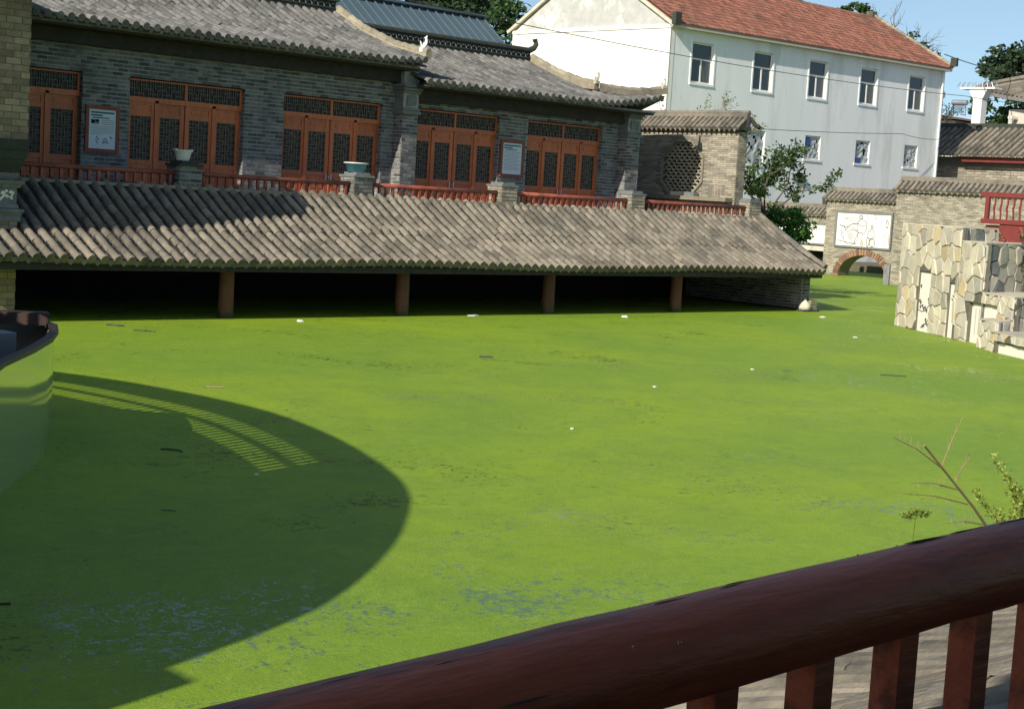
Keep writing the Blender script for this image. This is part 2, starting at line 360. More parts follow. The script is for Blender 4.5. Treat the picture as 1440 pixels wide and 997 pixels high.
def tile_roof(parent, x0, x1, prof, sp, L, r, m, indiv=0, lift=None, ymax=None, frame=None, eave_parts=True, discs=True):
    """rows of cover tiles run up 'prof' = [(y, z)...]; frame(x, y, z) -> world"""
    frame = frame or (lambda x, y, z: Vector((x, y, z)))
    ex = (frame(1, 0, 0)-frame(0, 0, 0)); ey = (frame(0, 1, 0)-frame(0, 0, 0)); ez = Vector((0, 0, 1))
    base = Matrix((ex, ey, ez)).transposed()
    n = max(1, int(round((x1-x0)/sp))); sp = (x1-x0)/n; tl = path_len(prof); rows = []
    cov, eav, drp = cover_mesh(L, r), cover_mesh(L, r, discs), drip_mesh(sp)
    covm, eavm, drpm = tmesh('cover_tile', cov, m), tmesh('eave_tile', eav, m), tmesh('drip_tile', drp, m)
    pieces = []; pan = MB()
    for i in range(n+1):
        x = x0+i*sp; lf = lift(x) if lift else (lambda y: 0)
        s_ = 0.
        ym = ymax(x) if ymax else 1e9
        rj = rnd(-.01, .01)
        while s_ < tl-.05:
            y, z, a = path_at(prof, s_)
            if y > ym-.05: break
            z += lf(y)
            rot = base @ Matrix.Rotation(a+rnd(-.02, .02)+.03, 3, 'X') @ Matrix.Rotation(rnd(-.035, .035)*(4 if random.random() < .03 else 1), 3, 'Z')
            pieces.append((0 if s_ else 1, frame(x+rj+rnd(-.006, .006), y, z+.012+rnd(-.004, .004)), rot))
            s_ += L
        if i < n:
            xm = x+sp/2; s_ = 0; k = 0; h = sp*.5
            if eave_parts: pieces.append((2, frame(xm, prof[0][0]-.02, prof[0][1]+(lift(xm)(prof[0][0]) if lift else 0)), base @ Matrix.Rotation(.12, 3, 'X')))
            while s_ < tl-.03:
                y, z, a = path_at(prof, s_); y2, z2, _ = path_at(prof, min(s_+L*.55, tl))
                if y > ym-.02: break
                l0 = lift(xm)(y) if lift else 0
                tn = rnd(.01, .99); d = .022; pts = []
                for yy, zz in ((y-.01, z+d), (y2, z2+.002)):
                    pts.append([frame(xm-h, yy, zz+l0+.02), frame(xm-h*.5, yy, zz+l0-.012), frame(xm, yy, zz+l0-.025), frame(xm+h*.5, yy, zz+l0-.012), frame(xm+h, yy, zz+l0+.02)])
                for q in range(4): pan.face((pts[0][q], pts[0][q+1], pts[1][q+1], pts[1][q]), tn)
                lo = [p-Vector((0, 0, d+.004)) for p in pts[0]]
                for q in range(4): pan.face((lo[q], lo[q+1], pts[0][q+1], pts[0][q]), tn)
                s_ += L*.55
    pieces.sort(key=lambda e: (e[1]-cam.location).length)
    names = ('cover_tile', 'eave_tile', 'drip_tile'); ms = (covm, eavm, drpm); dat = (cov, eav, drp)
    cnt = [0, 0, 0]; rest = MB()
    for k, p, rot in pieces:
        if cnt[k] < (indiv[k] if isinstance(indiv, tuple) else indiv):
            put(names[k], ms[k], parent, p, rot.to_euler())
        else:
            rest.inst(dat[k], Matrix.Translation(p) @ rot.to_4x4(), rnd(.01, .99))
        cnt[k] += 1
    if rest.v: rest.build('roof_tiles', m, parent, kind='stuff')
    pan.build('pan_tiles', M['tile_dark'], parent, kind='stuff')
    # underlay so that nothing shows through
    ul = MB()
    for (a, b) in zip(prof, prof[1:]):
        yb = b[0]; 
        ul.add([frame(x0-sp*.4, a[0], a[1]-.05), frame(x1+sp*.4, a[0], a[1]-.05), frame(x1+sp*.4, yb, b[1]-.05), frame(x0-sp*.4, yb, b[1]-.05),
                frame(x0-sp*.4, a[0], a[1]-.09), frame(x1+sp*.4, a[0], a[1]-.09), frame(x1+sp*.4, yb, b[1]-.09), frame(x0-sp*.4, yb, b[1]-.09)],
               [(0,1,2,3),(7,6,5,4),(0,4,5,1),(1,5,6,2),(3,2,6,7),(0,3,7,4)])
    if not ymax: ul.build('roof_deck', M['eave'], parent)
    return ul

# ================================================================== SETTING
q = MB(); q.box((-600, -600, -1.2), (1500, 1500, -.6)); g = q.build('ground', M['soil'], kind='structure')
q = MB(); q.face([(-60, -20, 0), (72.5, -20, 0), (72.5, 51, 0), (-60, 51, 0)]); g = q.build('pond_water', M['duckweed'], kind='structure')
q = MB(); q.box((72.5, -40, -.6), (400, 400, .35)); q.box((-60, 51, -.6), (72.5, 400, .35)); q.build('pond_bank', M['soil'], kind='structure')

# ================================================================== lower porch over the pond
porch = thing('waterside_porch', (27, 28.4, 0), 'long tiled lean-to porch standing in the green pond on round brown columns', 'porch')
EY, EZ = 27.86, 1.30
prof_p = [(EY, EZ), (28.7, 1.70), (29.6, 2.20), (30.42, 2.72)]
def sag(x): return lambda y: .035*sin(x*.55+1)*(1 if y < 29 else .4)-.02
tile_roof(porch, 13.0, 40.35, prof_p, .29, .30, .083, M['tile'], indiv=300, lift=sag)
q = MB()
for i in range(14):
    xa, xb = 12.9+i*27.6/14, 12.9+(i+1)*27.6/14-.004
    za, zb = 1.19+.035*sin(xa*.55+1), 1.19+.035*sin(xb*.55+1)
    q.beam((xa, EY+.06, za), (xb, EY+.06, zb), .04, .045)
q.build('eave_board', M['fascia'], porch)
q = MB(); q.box((12.9, EY+.10, 1.03), (40.5, EY+.24, 1.17)); q.build('eave_beam', M['eave'], porch)
q = MB()
for x in [12.9+.45*i for i in range(62)]: q.beam((x, EY+.12, 1.17), (x, 30.5, 2.55), .07, .09)
q.build('rafters', M['eave'], porch, kind='stuff')
colq = MB(); colq.lathe((0, 0, 0), [(.17, -.5), (.17, .02), (.165, .6), (.155, 1.24)], 18); cm = colq.mesh('column', M['column'], smooth=True)
for x in (19.25, 24.2, 29.15, 34.28): put('column', cm, porch, (x, 28.52, 0))
q = MB(); q.box((12.9, 28.42, 1.10), (40.2, 28.62, 1.28)); q.build('lintel', M['eave'], porch)
q = MB(); q.box((12.9, 30.55, 2.45), (40.7, 42, 2.62)); q.build('terrace_slab', M['eave'], porch)
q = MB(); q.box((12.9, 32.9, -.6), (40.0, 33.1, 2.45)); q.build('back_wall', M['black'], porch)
# right-hand end wall with exposed bricks
q = MB(); q.box((40.02, 28.32, -.6), (40.40, 33.1, 1.12)); q.add([(40.02,28.9,1.12),(40.02,33.1,1.12),(40.02,33.1,2.44),(40.02,30.6,2.44),(40.4,28.9,1.12),(40.4,33.1,1.12),(40.4,33.1,2.44),(40.4,30.6,2.44)],[(0,1,2,3),(7,6,5,4),(0,3,7,4),(0,4,5,1),(1,5,6,2),(3,2,6,7)])
q.build('end_wall', M['mortar'], porch)
lst = []
brick_layer(None, (40.02, 33.0, 0), (0, -1, 0), (-1, 0, 0), 4.66, .02, 1.12, list_out=lst)
brick_layer(None, (40.03, 28.32, 0), (1, 0, 0), (0, -1, 0), .36, .02, 1.12, list_out=lst)
brick_parts(porch, lst, M['brick_dark'], 120)
q = MB(); q.lathe((0, 0, 0), [(.174, -.02), (.174, .07), (.170, .12)], 18); wm = q.mesh('waterline_stain', M['wet'])
for x in (19.25, 24.2, 29.15, 34.28): put('waterline_stain', wm, porch, (x, 28.52, 0))
q = MB(); q.box((39.995, 28.30, -.1), (40.018, 33.0, .09)); q.box((40.0, 28.295, -.1), (40.42, 28.31, .09)); q.build('waterline_stain', M['wet'], porch)
# gable trim of the porch roof
q = MB(); q.beam((40.52, EY, EZ+.05), (40.52, 30.42, 2.76), .10, .12); q.build('rake_board', M['slate'], porch)
rk = tmesh('rake_tile', cover_mesh(.3, .10), M['tile'])
pl = path_len(prof_p); s_ = 0
while s_ < pl-.1:
    y, z, a = path_at(prof_p, s_); put('rake_tile', rk, porch, (40.47, y, z+.07), (a+.03, 0, rnd(-.03, .03))); s_ += .3
q = MB(); q.beam((12.9, 30.44, 2.72), (40.5, 30.44, 2.72), .16, .07); q.build('flashing', M['lichen'], porch)

base = thing('column_base_stone', (39.95, 28.12, 0), 'small white plinth stone at the water by the right end of the porch', 'stone')
q = MB(); q.prism([(39.72, 28.0), (40.5, 27.98), (40.5, 28.29), (39.72, 28.29)], -.1, .05); q.build('plinth', M['slate_dark'], base)
q = MB(); q.lathe((39.98, 28.16, .05), [(.0, 0), (.19, 0), (.20, .12), (.15, .2), (.07, .27), (.04, .31), (.0, .33)], 12); q.build('white_stone', M['stone'], base, smooth=True)
q = MB(); q.box((40.12, 28.02, .05), (40.46, 28.28, .10)); q.box((40.14, 28.04, .115), (40.44, 28.28, .2)); q.box((40.13, 28.03, .215), (40.45, 28.28, .26)); q.box((40.15,28.05,.27),(40.4,28.28,.33)); q.build('stacked_slabs', M['lichen'], base)

# ================================================================== terrace posts and balustrades
PX = [19.47, 24.40, 29.38, 34.58, 40.15]
pots = ['leftmost brick terrace post, dark with moss, carrying the white planter', 'brick terrace post carrying the blue basin',
        'bare brick terrace post between the two four-leaf doors below the right-hand notice board', 'bare brick terrace post in front of the octagonal window wall, left of its lattice',
        'brick post ending the terrace balustrade beside the green bush']
for i, x in enumerate(PX):
    t = thing('brick_post', (x, 30.6, 2.64), pots[i], 'post', 'brick posts along the terrace balustrade')
    x0, x1, y0, y1, z0, z1 = x-.30, x+.30, 30.42, 30.98, 2.66, 3.20
    q = MB(); q.box((x0+.012, y0+.012, z0), (x1-.012, y1-.012, z1)); q.build('core', M['mortar'] if i == 0 else M['mortar_tan'], t)
    lst = []
    brick_layer(None, (x0+.012, y0+.012, 0), (1, 0, 0), (0, -1, 0), .576, z0, z1, bl=.27, list_out=lst)
    brick_layer(None, (x0+.012, y1-.012, 0), (0, -1, 0), (-1, 0, 0), .536, z0, z1, bl=.25, list_out=lst)
    brick_parts(t, lst, M['brick_dark'] if i < 2 else M['brick_tan'], 60)
    q = MB(); q.box((x0-.02, y0-.02, z1+.001), (x1+.02, y1+.02, z1+.055)); q.box((x-.22, y0+.04, z1+.056), (x+.22, y1-.04, z1+.12)); q.build('cap', M['slate_dark'] if i == 0 else M['slate'], t)
spans = [(14.75, 19.15), (19.79, 24.08), (24.72, 29.06), (29.70, 34.26), (34.90, 39.83)]
bal = MB(); bal.box((-.035, -.03, 0), (.035, .03, .28)); balm = bal.mesh('baluster', M['redwood'])
bl_lab = ['dark red balustrade run at the far left behind the brick pillar, in the shade', 'red balustrade run between the white planter post and the blue basin post',
          'red balustrade run just right of the blue basin post', 'red balustrade run under the right-hand pair of doors', 'red balustrade run in front of the octagonal lattice wall']
for i, (a, b) in enumerate(spans):
    t = thing('balustrade', ((a+b)/2, 30.6, 2.68), bl_lab[i], 'balustrade', 'red timber balustrades along the terrace')
    q = MB(); q.tube([(a, 30.6, 3.04), ((a+b)/2, 30.6, 3.03), (b, 30.6, 3.04)], .058, 10); q.build('handrail', M['redwood'], t, smooth=True)
    q = MB(); q.box((a, 30.55, 2.69), (b, 30.65, 2.755)); q.build('bottom_rail', M['redwood'], t)
    q = MB(); q.box((a, 30.50, 2.625), (b, 30.72, 2.685)); q.build('kerb', M['fascia'], t)
    n = int((b-a)/.21)
    for k in range(n): put('baluster', balm, t, (a+(k+.5)*(b-a)/n, 30.6, 2.74))

pot = thing('planter', (19.42, 30.7, 3.322), 'white plastic planter standing on the leftmost terrace post', 'planter')
q = MB(); q.lathe((19.42, 30.7, 3.322), [(.0, 0), (.14, 0), (.19, .2), (.21, .2), (.21, .235), (.185, .235), (.13, .03), (0, .03)], 20); q.build('pot', M['whiteplastic'], pot, smooth=False)
q = MB(); q.box((19.19, 30.64, 3.54), (19.25, 30.76, 3.575)); q.box((19.59, 30.64, 3.54), (19.65, 30.76, 3.575)); q.build('handles', M['whiteplastic'], pot)
bas = thing('wash_basin', (24.35, 30.7, 3.322), 'light blue plastic basin standing on a terrace post before the middle doors', 'basin')
q = MB(); q.lathe((24.35, 30.7, 3.322), [(.0, 0), (.21, 0), (.27, .2), (.272, .2)], 24); q.build('bowl', M['blue'], bas, smooth=True)
q = MB(); q.lathe((24.35, 30.7, 3.322), [(.27, .2), (.305, .205), (.305, .235), (.26, .235), (.20, .03), (0, .03)], 24); q.build('rim', M['whiteplastic'], bas, smooth=True)

# ================================================================== the two brick halls
YW = 32.8
def door_leaf_meshes():
    W_, Hh = .775, 1.92
    f = MB(); st = .115
    f.box((0, 0, 0), (st, .05, Hh)); f.box((W_-st, 0, 0), (W_, .05, Hh))
    for za, zb in ((0, .10), (.47, .57), (1.60, 1.70), (1.86, Hh)): f.box((st, .002, za), (W_-st, .048, zb))
    f.box((st, .02, .10), (W_-st, .035, .47)); f.box((st, .02, 1.70), (W_-st, .035, 1.86))
    f.box((st+.05, .008, .15), (W_-st-.05, .021, .42)); f.box((st+.06, .008, 1.74), (W_-st-.06, .021, 1.82))
    l = MB(); x0, x1, z0, z1 = st, W_-st, .57, 1.60; w_ = x1-x0; h = z1-z0; b = .008
    def vb(u, a, c): l.box((x0+u*w_-b, .012, z0+a*h), (x0+u*w_+b, .028, z0+c*h))
    def hb(v, a, c): l.box((x0+a*w_, .010, z0+v*h-b), (x0+c*w_, .030, z0+v*h+b))
    for u in (.2, .35, .5, .65, .8): 
        for k in range(3):
            a = k/3
            if u in (.2, .8): vb(u, a+.02, a+.14); vb(u, a+.2, a+.32)
            elif u == .5: vb(u, a, a+1/3)
            else: vb(u, a, a+.25)
    for k in range(7): hb(k/6 if 0 < k < 6 else (.01 if k == 0 else .99), 0, 1)
    for k in range(3):
        a = k/3
        hb(a+.055, .2, .8); hb(a+.11, 0, .35); hb(a+.11, .65, 1); hb(a+.22, .35, .65); hb(a+.25, 0, .5); hb(a+.28, .5, 1)
    g = MB(); g.box((st, .034, .57), (W_-st, .040, 1.60))
    return f.mesh('door_leaf', M['door']), l.mesh('door_lattice', M['lattice']), g.mesh('door_pane', M['glass'])
DL = door_leaf_meshes()
def transom_meshes(W_):
    f = MB(); h = .47
    f.box((0, 0, 0), (W_, .06, .06)); f.box((0, 0, h-.04), (W_, .06, h)); 
    for x in (0, W_/2-.035, W_-.07): f.box((x, .001, .06), (x+.07, .059, h-.04))
    l = MB()
    for s0 in (.07, W_/2+.035):
        w_ = W_/2-.105; n = 12
        for k in range(1, n*2):
            x = s0+k*w_/(n*2); a, c = ((.06, .25), (.14, .43), (.06, .43), (.25, .43))[k % 4]
            l.box((x-.007, .012, a), (x+.007, .028, c))
        for z, ph in ((.14, 0), (.25, 1), (.34, 2)):
            for k in range(n):
                if (k+ph) % 3: l.box((s0+k*w_/n, .010, z-.007), (s0+(k+1)*w_/n, .030, z+.007))
    g = MB(); g.box((.07, .036, .06), (W_-.07, .042, h-.04))
    return f.mesh('transom', M['door']), l.mesh('transom_lattice', M['lattice']), g.mesh('transom_pane', M['glass'])
TR = transom_meshes(3.2)
def openings(parent, xs, yd=YW+.14):
    fr_x = []
    for x0 in xs:
        for k in range(4):
            o = put('door_leaf', DL[0], parent, (x0+.02+k*.795, yd+(0.02 if k % 2 else 0), 2.72))
            put('door_lattice', DL[1], o, (x0+.02+k*.795, yd+(0.02 if k % 2 else 0), 2.72)); put('door_pane', DL[2], o, (x0+.02+k*.795, yd+(0.02 if k % 2 else 0), 2.72))
        # fixed posts beside and between the outer leaves
        o = put('transom', TR[0], parent, (x0, yd-.03, 4.70)); put('transom_lattice', TR[1], o, (x0, yd-.03, 4.70)); put('transom_pane', TR[2], o, (x0, yd-.03, 4.70))
        q = MB()
        for xx in (x0+.805, x0+2.395): q.box((xx-.045, yd-.03, 2.65), (xx+.045, yd+.05, 4.70))
        q.box((x0, yd-.03, 4.64), (x0+3.2, yd+.04, 4.699))
        q.build('door_frame', M['door'], parent)
        q = MB(); q.lathe((x0+1.6, yd-.012, 3.15), [(0, 0), (.028, 0), (.028, .03), (0, .03)], 8); q.box((x0+1.5, yd-.012, 3.1), (x0+1.54, yd, 3.25)); q.box((x0+1.66, yd-.012, 3.1), (x0+1.70, yd, 3.25))
        q.build('door_handle', M['steel'], parent)

def hall(name, label, org, x0, x1, xs, fz, prof, lift, ridge_z, roof_x0, roof_x1, ymax=None):
    t = thing(name, org, label, 'building')
    holes = [(x-x0, x-x0+3.2, 2.6, 5.2) for x in xs]
    q = MB(); backing(q, (x0, YW, 0), (1, 0, 0), (0, -1, 0), x1-x0, 2.6, fz, holes, .3)
    q.box((x0, YW+.301, 2.6), (x0+.3, 38.5, fz)); q.box((x1-.3, YW+.301, 2.6), (x1, 38.5, fz)); q.box((x0, 38.5, 2.6), (x1, 38.8, fz))
    q.build('wall', M['mortar'], t)
    lst = []
    brick_layer(None, (x0, YW, 0), (1, 0, 0), (0, -1, 0), x1-x0, 2.65, fz, holes, list_out=lst)
    for x in xs: brick_layer(None, (x+3.2, YW+.01, 0), (0, 1, 0), (-1, 0, 0), .13, 2.65, 5.2, list_out=lst, bl=.12)
    brick_parts(t, lst, M['brick_dark'], 0)
    q = MB(); q.box((x0+.31, YW+.45, 2.6), (x1-.31, YW+.47, fz-.02)); q.build('interior_dark', M['black'], t)
    openings(t, xs)
    # eave: timber soffit, fascia, brackets
    q = MB(); se = roof_x1 if not ymax else x1+.05; q.box((roof_x0, 31.98, fz-.12), (se, YW, fz-.02)); q.box((roof_x0, YW-.22, fz-.42), (x1, YW-.014, fz-.121)); q.build('eave_soffit', M['eave'], t)
    q = MB(); q.box((roof_x0, 31.93, fz-.07), (se, 31.978, fz-.01)); q.build('fascia', M['fascia'], t)
    r = thing('roof', org, None, None); r.parent = t; r.location = (0, 0, 0); ORG[r] = Vector(org)
    tile_roof(r, roof_x0, roof_x1, prof, .27, .30, .08, M['tile_far'], indiv=(0, 300, 0), lift=lift, ymax=ymax)
    back = [(2*prof[-1][0]-y, z) for y, z in prof][::-1]
    q = MB()
    for a, b in zip(back, back[1:]): q.face([(roof_x0, a[0], a[1]), (roof_x1-(3 if ymax else 0), a[0], a[1]), (roof_x1-(3 if ymax else 0), b[0], b[1]), (roof_x0, b[0], b[1])])
    q.build('back_slope', M['tile_far'], r)
    return t, r
def ridge(parent, xa, xb, y, z, h):
    q = MB(); q.box((xa, y-.11, z-.1), (xb, y+.11, z+.12)); q.box((xa, y-.13, z+.121), (xb, y+.13, z+.16)); q.box((xa, y-.02, z+.161), (xb, y+.02, z+h-.09)); q.box((xa-.03, y-.10, z+h-.089), (xb+.05, y+.10, z+h-.04))
    q.tube([(xa-.03, y, z+h-.03), (xb+.05, y, z+h-.03)], .06, 8); q.build('ridge', M['slate_dark'], parent)
    # open crescent tiles of the ridge, each proud of the core
    c = MB(); pts = [(.10*cos(a), .0, .10*sin(a)) for a in [pi*(.1+.8*k/5) for k in range(6)]]
    c.tube([(p[0], -.055, p[2]) for p in pts], .016, 4); cm_ = c.mesh('crescent_tile', M['slate'])
    n = int((xb-xa)/.21); n = min(n, 140)
    for k in range(n):
        put('crescent_tile', cm_, parent, (xb-.12-k*.21, y, z+.17), (0, .5, 0)); 
def beast(parent, p, m, s_=1., name='roof_finial'):
    q = MB(); p = Vector(p); s = s_
    q.box(p+Vector((-.16, -.09, -.05))*s, p+Vector((.12, .09, .10))*s)
    q.tube([p+Vector(v)*s for v in ((-.10, 0, .08), (-.02, 0, .16), (.06, 0, .24), (.10, 0, .36), (.07, 0, .48), (.12, 0, .55))], [.09*s, .085*s, .07*s, .055*s, .05*s, .02*s], 7)
    q.tube([p+Vector(v)*s for v in ((-.04, 0, .12), (-.14, 0, .22), (-.20, 0, .34))], [.06*s, .04*s, .015*s], 6)
    q.tube([p+Vector(v)*s for v in ((.02, 0, .15), (-.04, 0, .30))], [.05*s, .015*s], 6)
    q.tube([p+Vector(v)*s for v in ((.10, 0, .42), (-.01, 0, .47))], [.04*s, .02*s], 6)
    return q.build(name, m, parent)

prA = [(31.78, 6.27), (33.1, 6.62), (34.5, 7.12), (35.75, 7.72)]
def liftA(x):
    t = max(0, (x-25.2)/2.2); return lambda y: .10*t*t*max(0, (34-y)/2.2)
hA, rA = hall('brick_hall', 'dark brick hall with orange lattice doors and the higher tiled roof, on the left', (21, 32.8, 2.65), 13.0, 27.25, [16.05-1.2, 19.25, 23.62], 6.2, prA, liftA, 8.1, 11.5, 27.3)
ridge(rA, 11.5, 27.4, 35.8, 7.72, .42)
def ridge_line(parent, pts, m, r=.10, name='rake_ridge'):
    q = MB()
    for a, b in zip(pts, pts[1:]): q.beam(Vector(a)+Vector((0, 0, .02)), Vector(b)+Vector((0, 0, .02)), .2, .18)
    L_ = 0
    for a, b in zip(pts, pts[1:]):
        a, b = Vector(a), Vector(b); d = (b-a).length; n = max(1, int(d/.3))
        for k in range(n):
            q.tube([a+(b-a)*(k/n)+Vector((0, 0, .13)), a+(b-a)*((k+1)/n)+Vector((0, 0, .115))], [r*1.06, r*.94], 8, tone=rnd(.1, .9))
    return q.build(name, m, parent)
ridge_line(rA, [(27.42, 35.7, 7.74), (27.42, 34.5, 7.17), (27.42, 33.1, 6.70), (27.42, 32.2, 6.52), (27.42, 31.75, 6.47)], M['lichen'])
beast(rA, (27.42, 31.95, 6.62), M['whitewash'], .72)
# pilaster at the end of hall A, stepped corbels above
def pilaster(parent, x0, x1, y0, ztop):
    q = MB(); q.box((x0+.012, y0+.012, 2.6), (x1-.012, YW-.001, ztop)); q.build('pilaster', M['mortar'], parent)
    lst = []
    brick_layer(None, (x0+.012, y0+.012, 0), (1, 0, 0), (0, -1, 0), x1-x0-.024, 2.65, 4.95, list_out=lst)
    brick_layer(None, (x0+.012, YW, 0), (0, -1, 0), (-1, 0, 0), YW-y0-.012, 2.65, 4.95, list_out=lst)
    brick_parts(parent, lst, M['brick_dark'], 0)
    q = MB()
    for k, (za, zb, e) in enumerate([(4.97, 5.05, .05), (5.06, 5.14, .02), (5.15, 5.5, -.01), (5.51, 5.58, .03), (5.59, 5.66, .07), (5.67, 5.75, .11)]):
        if zb > ztop+.3: continue
        q.box((x0-e, y0-e*1.5, za), (x1+e*.5, YW-.002, zb))
    q.box((x0+.12, y0-.03, 5.2), (x1-.12, y0+.02, 5.45)); q.build('corbel', M['slate'], parent)
pilaster(hA, 27.2, 27.75, 32.42, 6.1)

prB = [(31.78, 5.83), (33.1, 6.18), (34.5, 6.66), (35.75, 7.14)]
def liftB(x):
    t = max(0, (x-33.6)/3.4); return lambda y: .42*t*t*max(0, min(1, (34.2-y)/2.4))
def ymaxB(x): return 1e9 if x < 35.05 else 32.9-(x-35.05)*.55
hB, rB = hall('brick_hall', 'dark brick hall with orange lattice doors and the lower roof with an upswept corner', (32, 32.8, 2.65), 27.76, 36.75, [27.93, 32.25], 5.78, prB, liftB, 7.6, 27.5, 37.0, ymaxB)
ul = MB()
for a, b in zip(prB, prB[1:]): ul.face([(27.5, a[0], a[1]-.05), (35.1, a[0], a[1]-.05), (35.1, b[0], b[1]-.05), (27.5, b[0], b[1]-.05)])
ul.face([(33.8, 31.8, 5.78), (37.0, 31.8, 6.16), (36.8, 32.8, 5.7), (33.8, 32.8, 5.7)]); ul.face([(36.8, 32.8, 5.7), (37.0, 31.8, 6.16), (37.9, 32.75, 6.22), (37.9, 39, 6.1), (36.8, 39, 5.7)]); ul.face([(35.1, 31.8, 5.82), (37.0, 31.8, 6.20), (35.1, 32.9, 6.2)]); ul.face([(37.0, 31.8, 6.24), (37.9, 32.75, 6.3), (37.9, 39.5, 6.1), (35.1, 38.6, 6.45), (35.1, 32.9, 6.35)]); ul.face([(37.0, 31.8, 6.16), (37.9, 32.75, 6.22), (37.9, 39.5, 6.02), (35.1, 38.6, 6.3), (35.1, 32.9, 6.2)]); ul.face([(37.0, 31.8, 6.24), (37.9, 32.75, 6.3), (37.9, 32.75, 6.22), (37.0, 31.8, 6.16)]); ul.face([(37.9, 32.75, 6.3), (37.9, 39.5, 6.1), (37.9, 39.5, 6.02), (37.9, 32.75, 6.22)]); ul.face([(35.1, 32.9, 6.25), (35.1, 38.6, 6.25), (35.1, 35.75, 7.2)])
ul.build('roof_deck', M['tile_far'], rB)
ridge(rB, 27.6, 35.1, 35.8, 7.14, .44)
for xx, rr, zz in ((35.25, rB, 7.66),):
    q = MB(); q.tube([(xx-.15, 35.8, zz-.12), (xx, 35.8, zz-.05), (xx+.1, 35.8, zz+.08), (xx+.06, 35.8, zz+.22), (xx-.03, 35.8, zz+.2), (xx, 35.8, zz+.12)], [.1, .09, .08, .06, .045, .02], 7); q.build('ridge_end', M['slate_dark'], rr)
ridge_line(rB, [(35.12, 35.7, 7.2), (35.12, 34.5, 6.72), (35.12, 33.4, 6.42), (35.1, 32.85, 6.36)], M['lichen'])
ridge_line(rB, [(35.2, 32.8, 6.30), (36.0, 32.3, 6.24), (36.6, 32.0, 6.28), (37.05, 31.75, 6.40)], M['tile'], .08, 'hip_ridge')
beast(rB, (35.1, 32.85, 6.50), M['stone'], .62); beast(rB, (36.95, 31.8, 6.48), M['stone'], .62)
pilaster(hB, 36.15, 36.75, 32.42, 5.7)

# notice boards
def board(x0, x1, z0, z1, label, pics):
    y = YW-.02
    t = thing('notice_board', ((x0+x1)/2, y, z0), label, 'notice board')
    q = MB(); f = .085
    q.box((x0, y-.05, z0), (x0+f, y, z1)); q.box((x1-f, y-.05, z0), (x1, y, z1)); q.box((x0+f, y-.05, z0), (x1-f, y, z0+f)); q.box((x0+f, y-.05, z1-f), (x1-f, y, z1)); q.build('frame', M['boardframe'], t)
    q = MB(); q.box((x0+f, y-.03, z0+f), (x1-f, y-.01, z1-f)); pp = q.build('poster', M['paper'], t)
    a, b, c, d = x0+f+.05, x1-f-.05, z0+f+.05, z1-f-.05; w_, h = b-a, d-c
    def rect(u0, u1, v0, v1): return ((a+u0*w_, y-.034, d-v1*h), (a+u1*w_, y-.031, d-v0*h))
    q = MB(); q.box(*rect(0, 1, 0, .05)); q.box(*rect(0, .5, .085, .13)); q.box(*rect(.08, .8, .16, .19)); q.build('heading', M['ink_green'], pp)
    q = MB()
    if pics:
        for k in range(3): q.box(*rect(.45, 1, .24+k*.055, .255+k*.055))
        for k in range(5): q.box(*rect(0, 1 if k != 4 else .5, .42+k*.055, .433+k*.055))
    else:
        for k in range(14): q.box(*rect(.03*(k % 3), 1-.08*((k*7) % 3), .25+k*.05, .262+k*.05))
    q.build('text_lines', M['ink_grey'], pp)
    if pics:
        q = MB(); q.box(*rect(0, .36, .22, .36)); q.build('photo', M['ink_grey'], pp)
        q = MB(); q.box(*rect(.03, .18, .25, .33)); q.box(*rect(.22, .33, .23, .30)); 
        for u, v in ((.25, .72), (.30, .78), (.22, .82), (.27, .88), (.55, .80), (.62, .76), (.68, .82), (.60, .86), (.52, .87), (.70, .88), (.82, .70), (.88, .74)):
            q.box(*rect(u, u+.07, v, v+.018)); q.box(*rect(u+.02, u+.04, v-.02, v+.04))
        q.build('sketches', M['ink'], pp)
board(18.12, 18.98, 3.40, 4.46, 'framed notice with pictures on the brick pier at the far left', True)
board(31.17, 32.10, 3.50, 4.55, 'framed text notice on the brick pier between the right-hand doors', False)

# ================================================================== left wing with tall pillar (its roof corner is above the frame)
wing = thing('brick_wing', (12, 30, 0), 'tall brick wing at the left edge with a pillar on carved slate mouldings', 'building')
q = MB(); q.box((-6, 29.5, -.6), (14.7, 40, 7.0)); q.build('wall', M['mortar_tan'], wing)
q = MB(); q.box((14.06, 28.83, 3.5), (14.73, 29.49, 7.0)); q.box((14.06, 28.83, -.6), (14.55, 29.49, 1.9)); q.build('pillar', M['mortar_tan'], wing)
lst = []
brick_layer(None, (14.06, 28.83, 0), (1, 0, 0), (0, -1, 0), .67, 3.5, 6.95, list_out=lst, bl=.31, bh=.115, j=.015)
brick_layer(None, (14.06, 29.4, 0), (0, -1, 0), (-1, 0, 0), .57, 3.5, 6.95, list_out=lst, bl=.31, bh=.115, j=.015)
brick_layer(None, (14.06, 28.83, 0), (1, 0, 0), (0, -1, 0), .49, .02, 1.9, list_out=lst, bl=.31, bh=.115, j=.015)
brick_layer(None, (14.06, 29.4, 0), (0, -1, 0), (-1, 0, 0), .57, .02, 1.9, list_out=lst, bl=.31, bh=.115, j=.015)
brick_parts(wing, lst, M['brick_brown'], 300)
def flare(zs, m, name):
    q = MB(); 
    for (za, ea, zb, eb) in zs:
        x0, x1, y0, y1 = 14.10, 14.55, 28.87, 29.48
        vs = [(x0-ea, y0-ea, za), (x1+ea, y0-ea, za), (x1+ea, y1, za), (x0-ea, y1, za), (x0-eb, y0-eb, zb), (x1+eb, y0-eb, zb), (x1+eb, y1, zb), (x0-eb, y1, zb)]
        q.add(vs, [(0,3,2,1),(4,5,6,7),(0,1,5,4),(1,2,6,5),(2,3,7,6),(3,0,4,7)])
    q.build(name, m, wing)
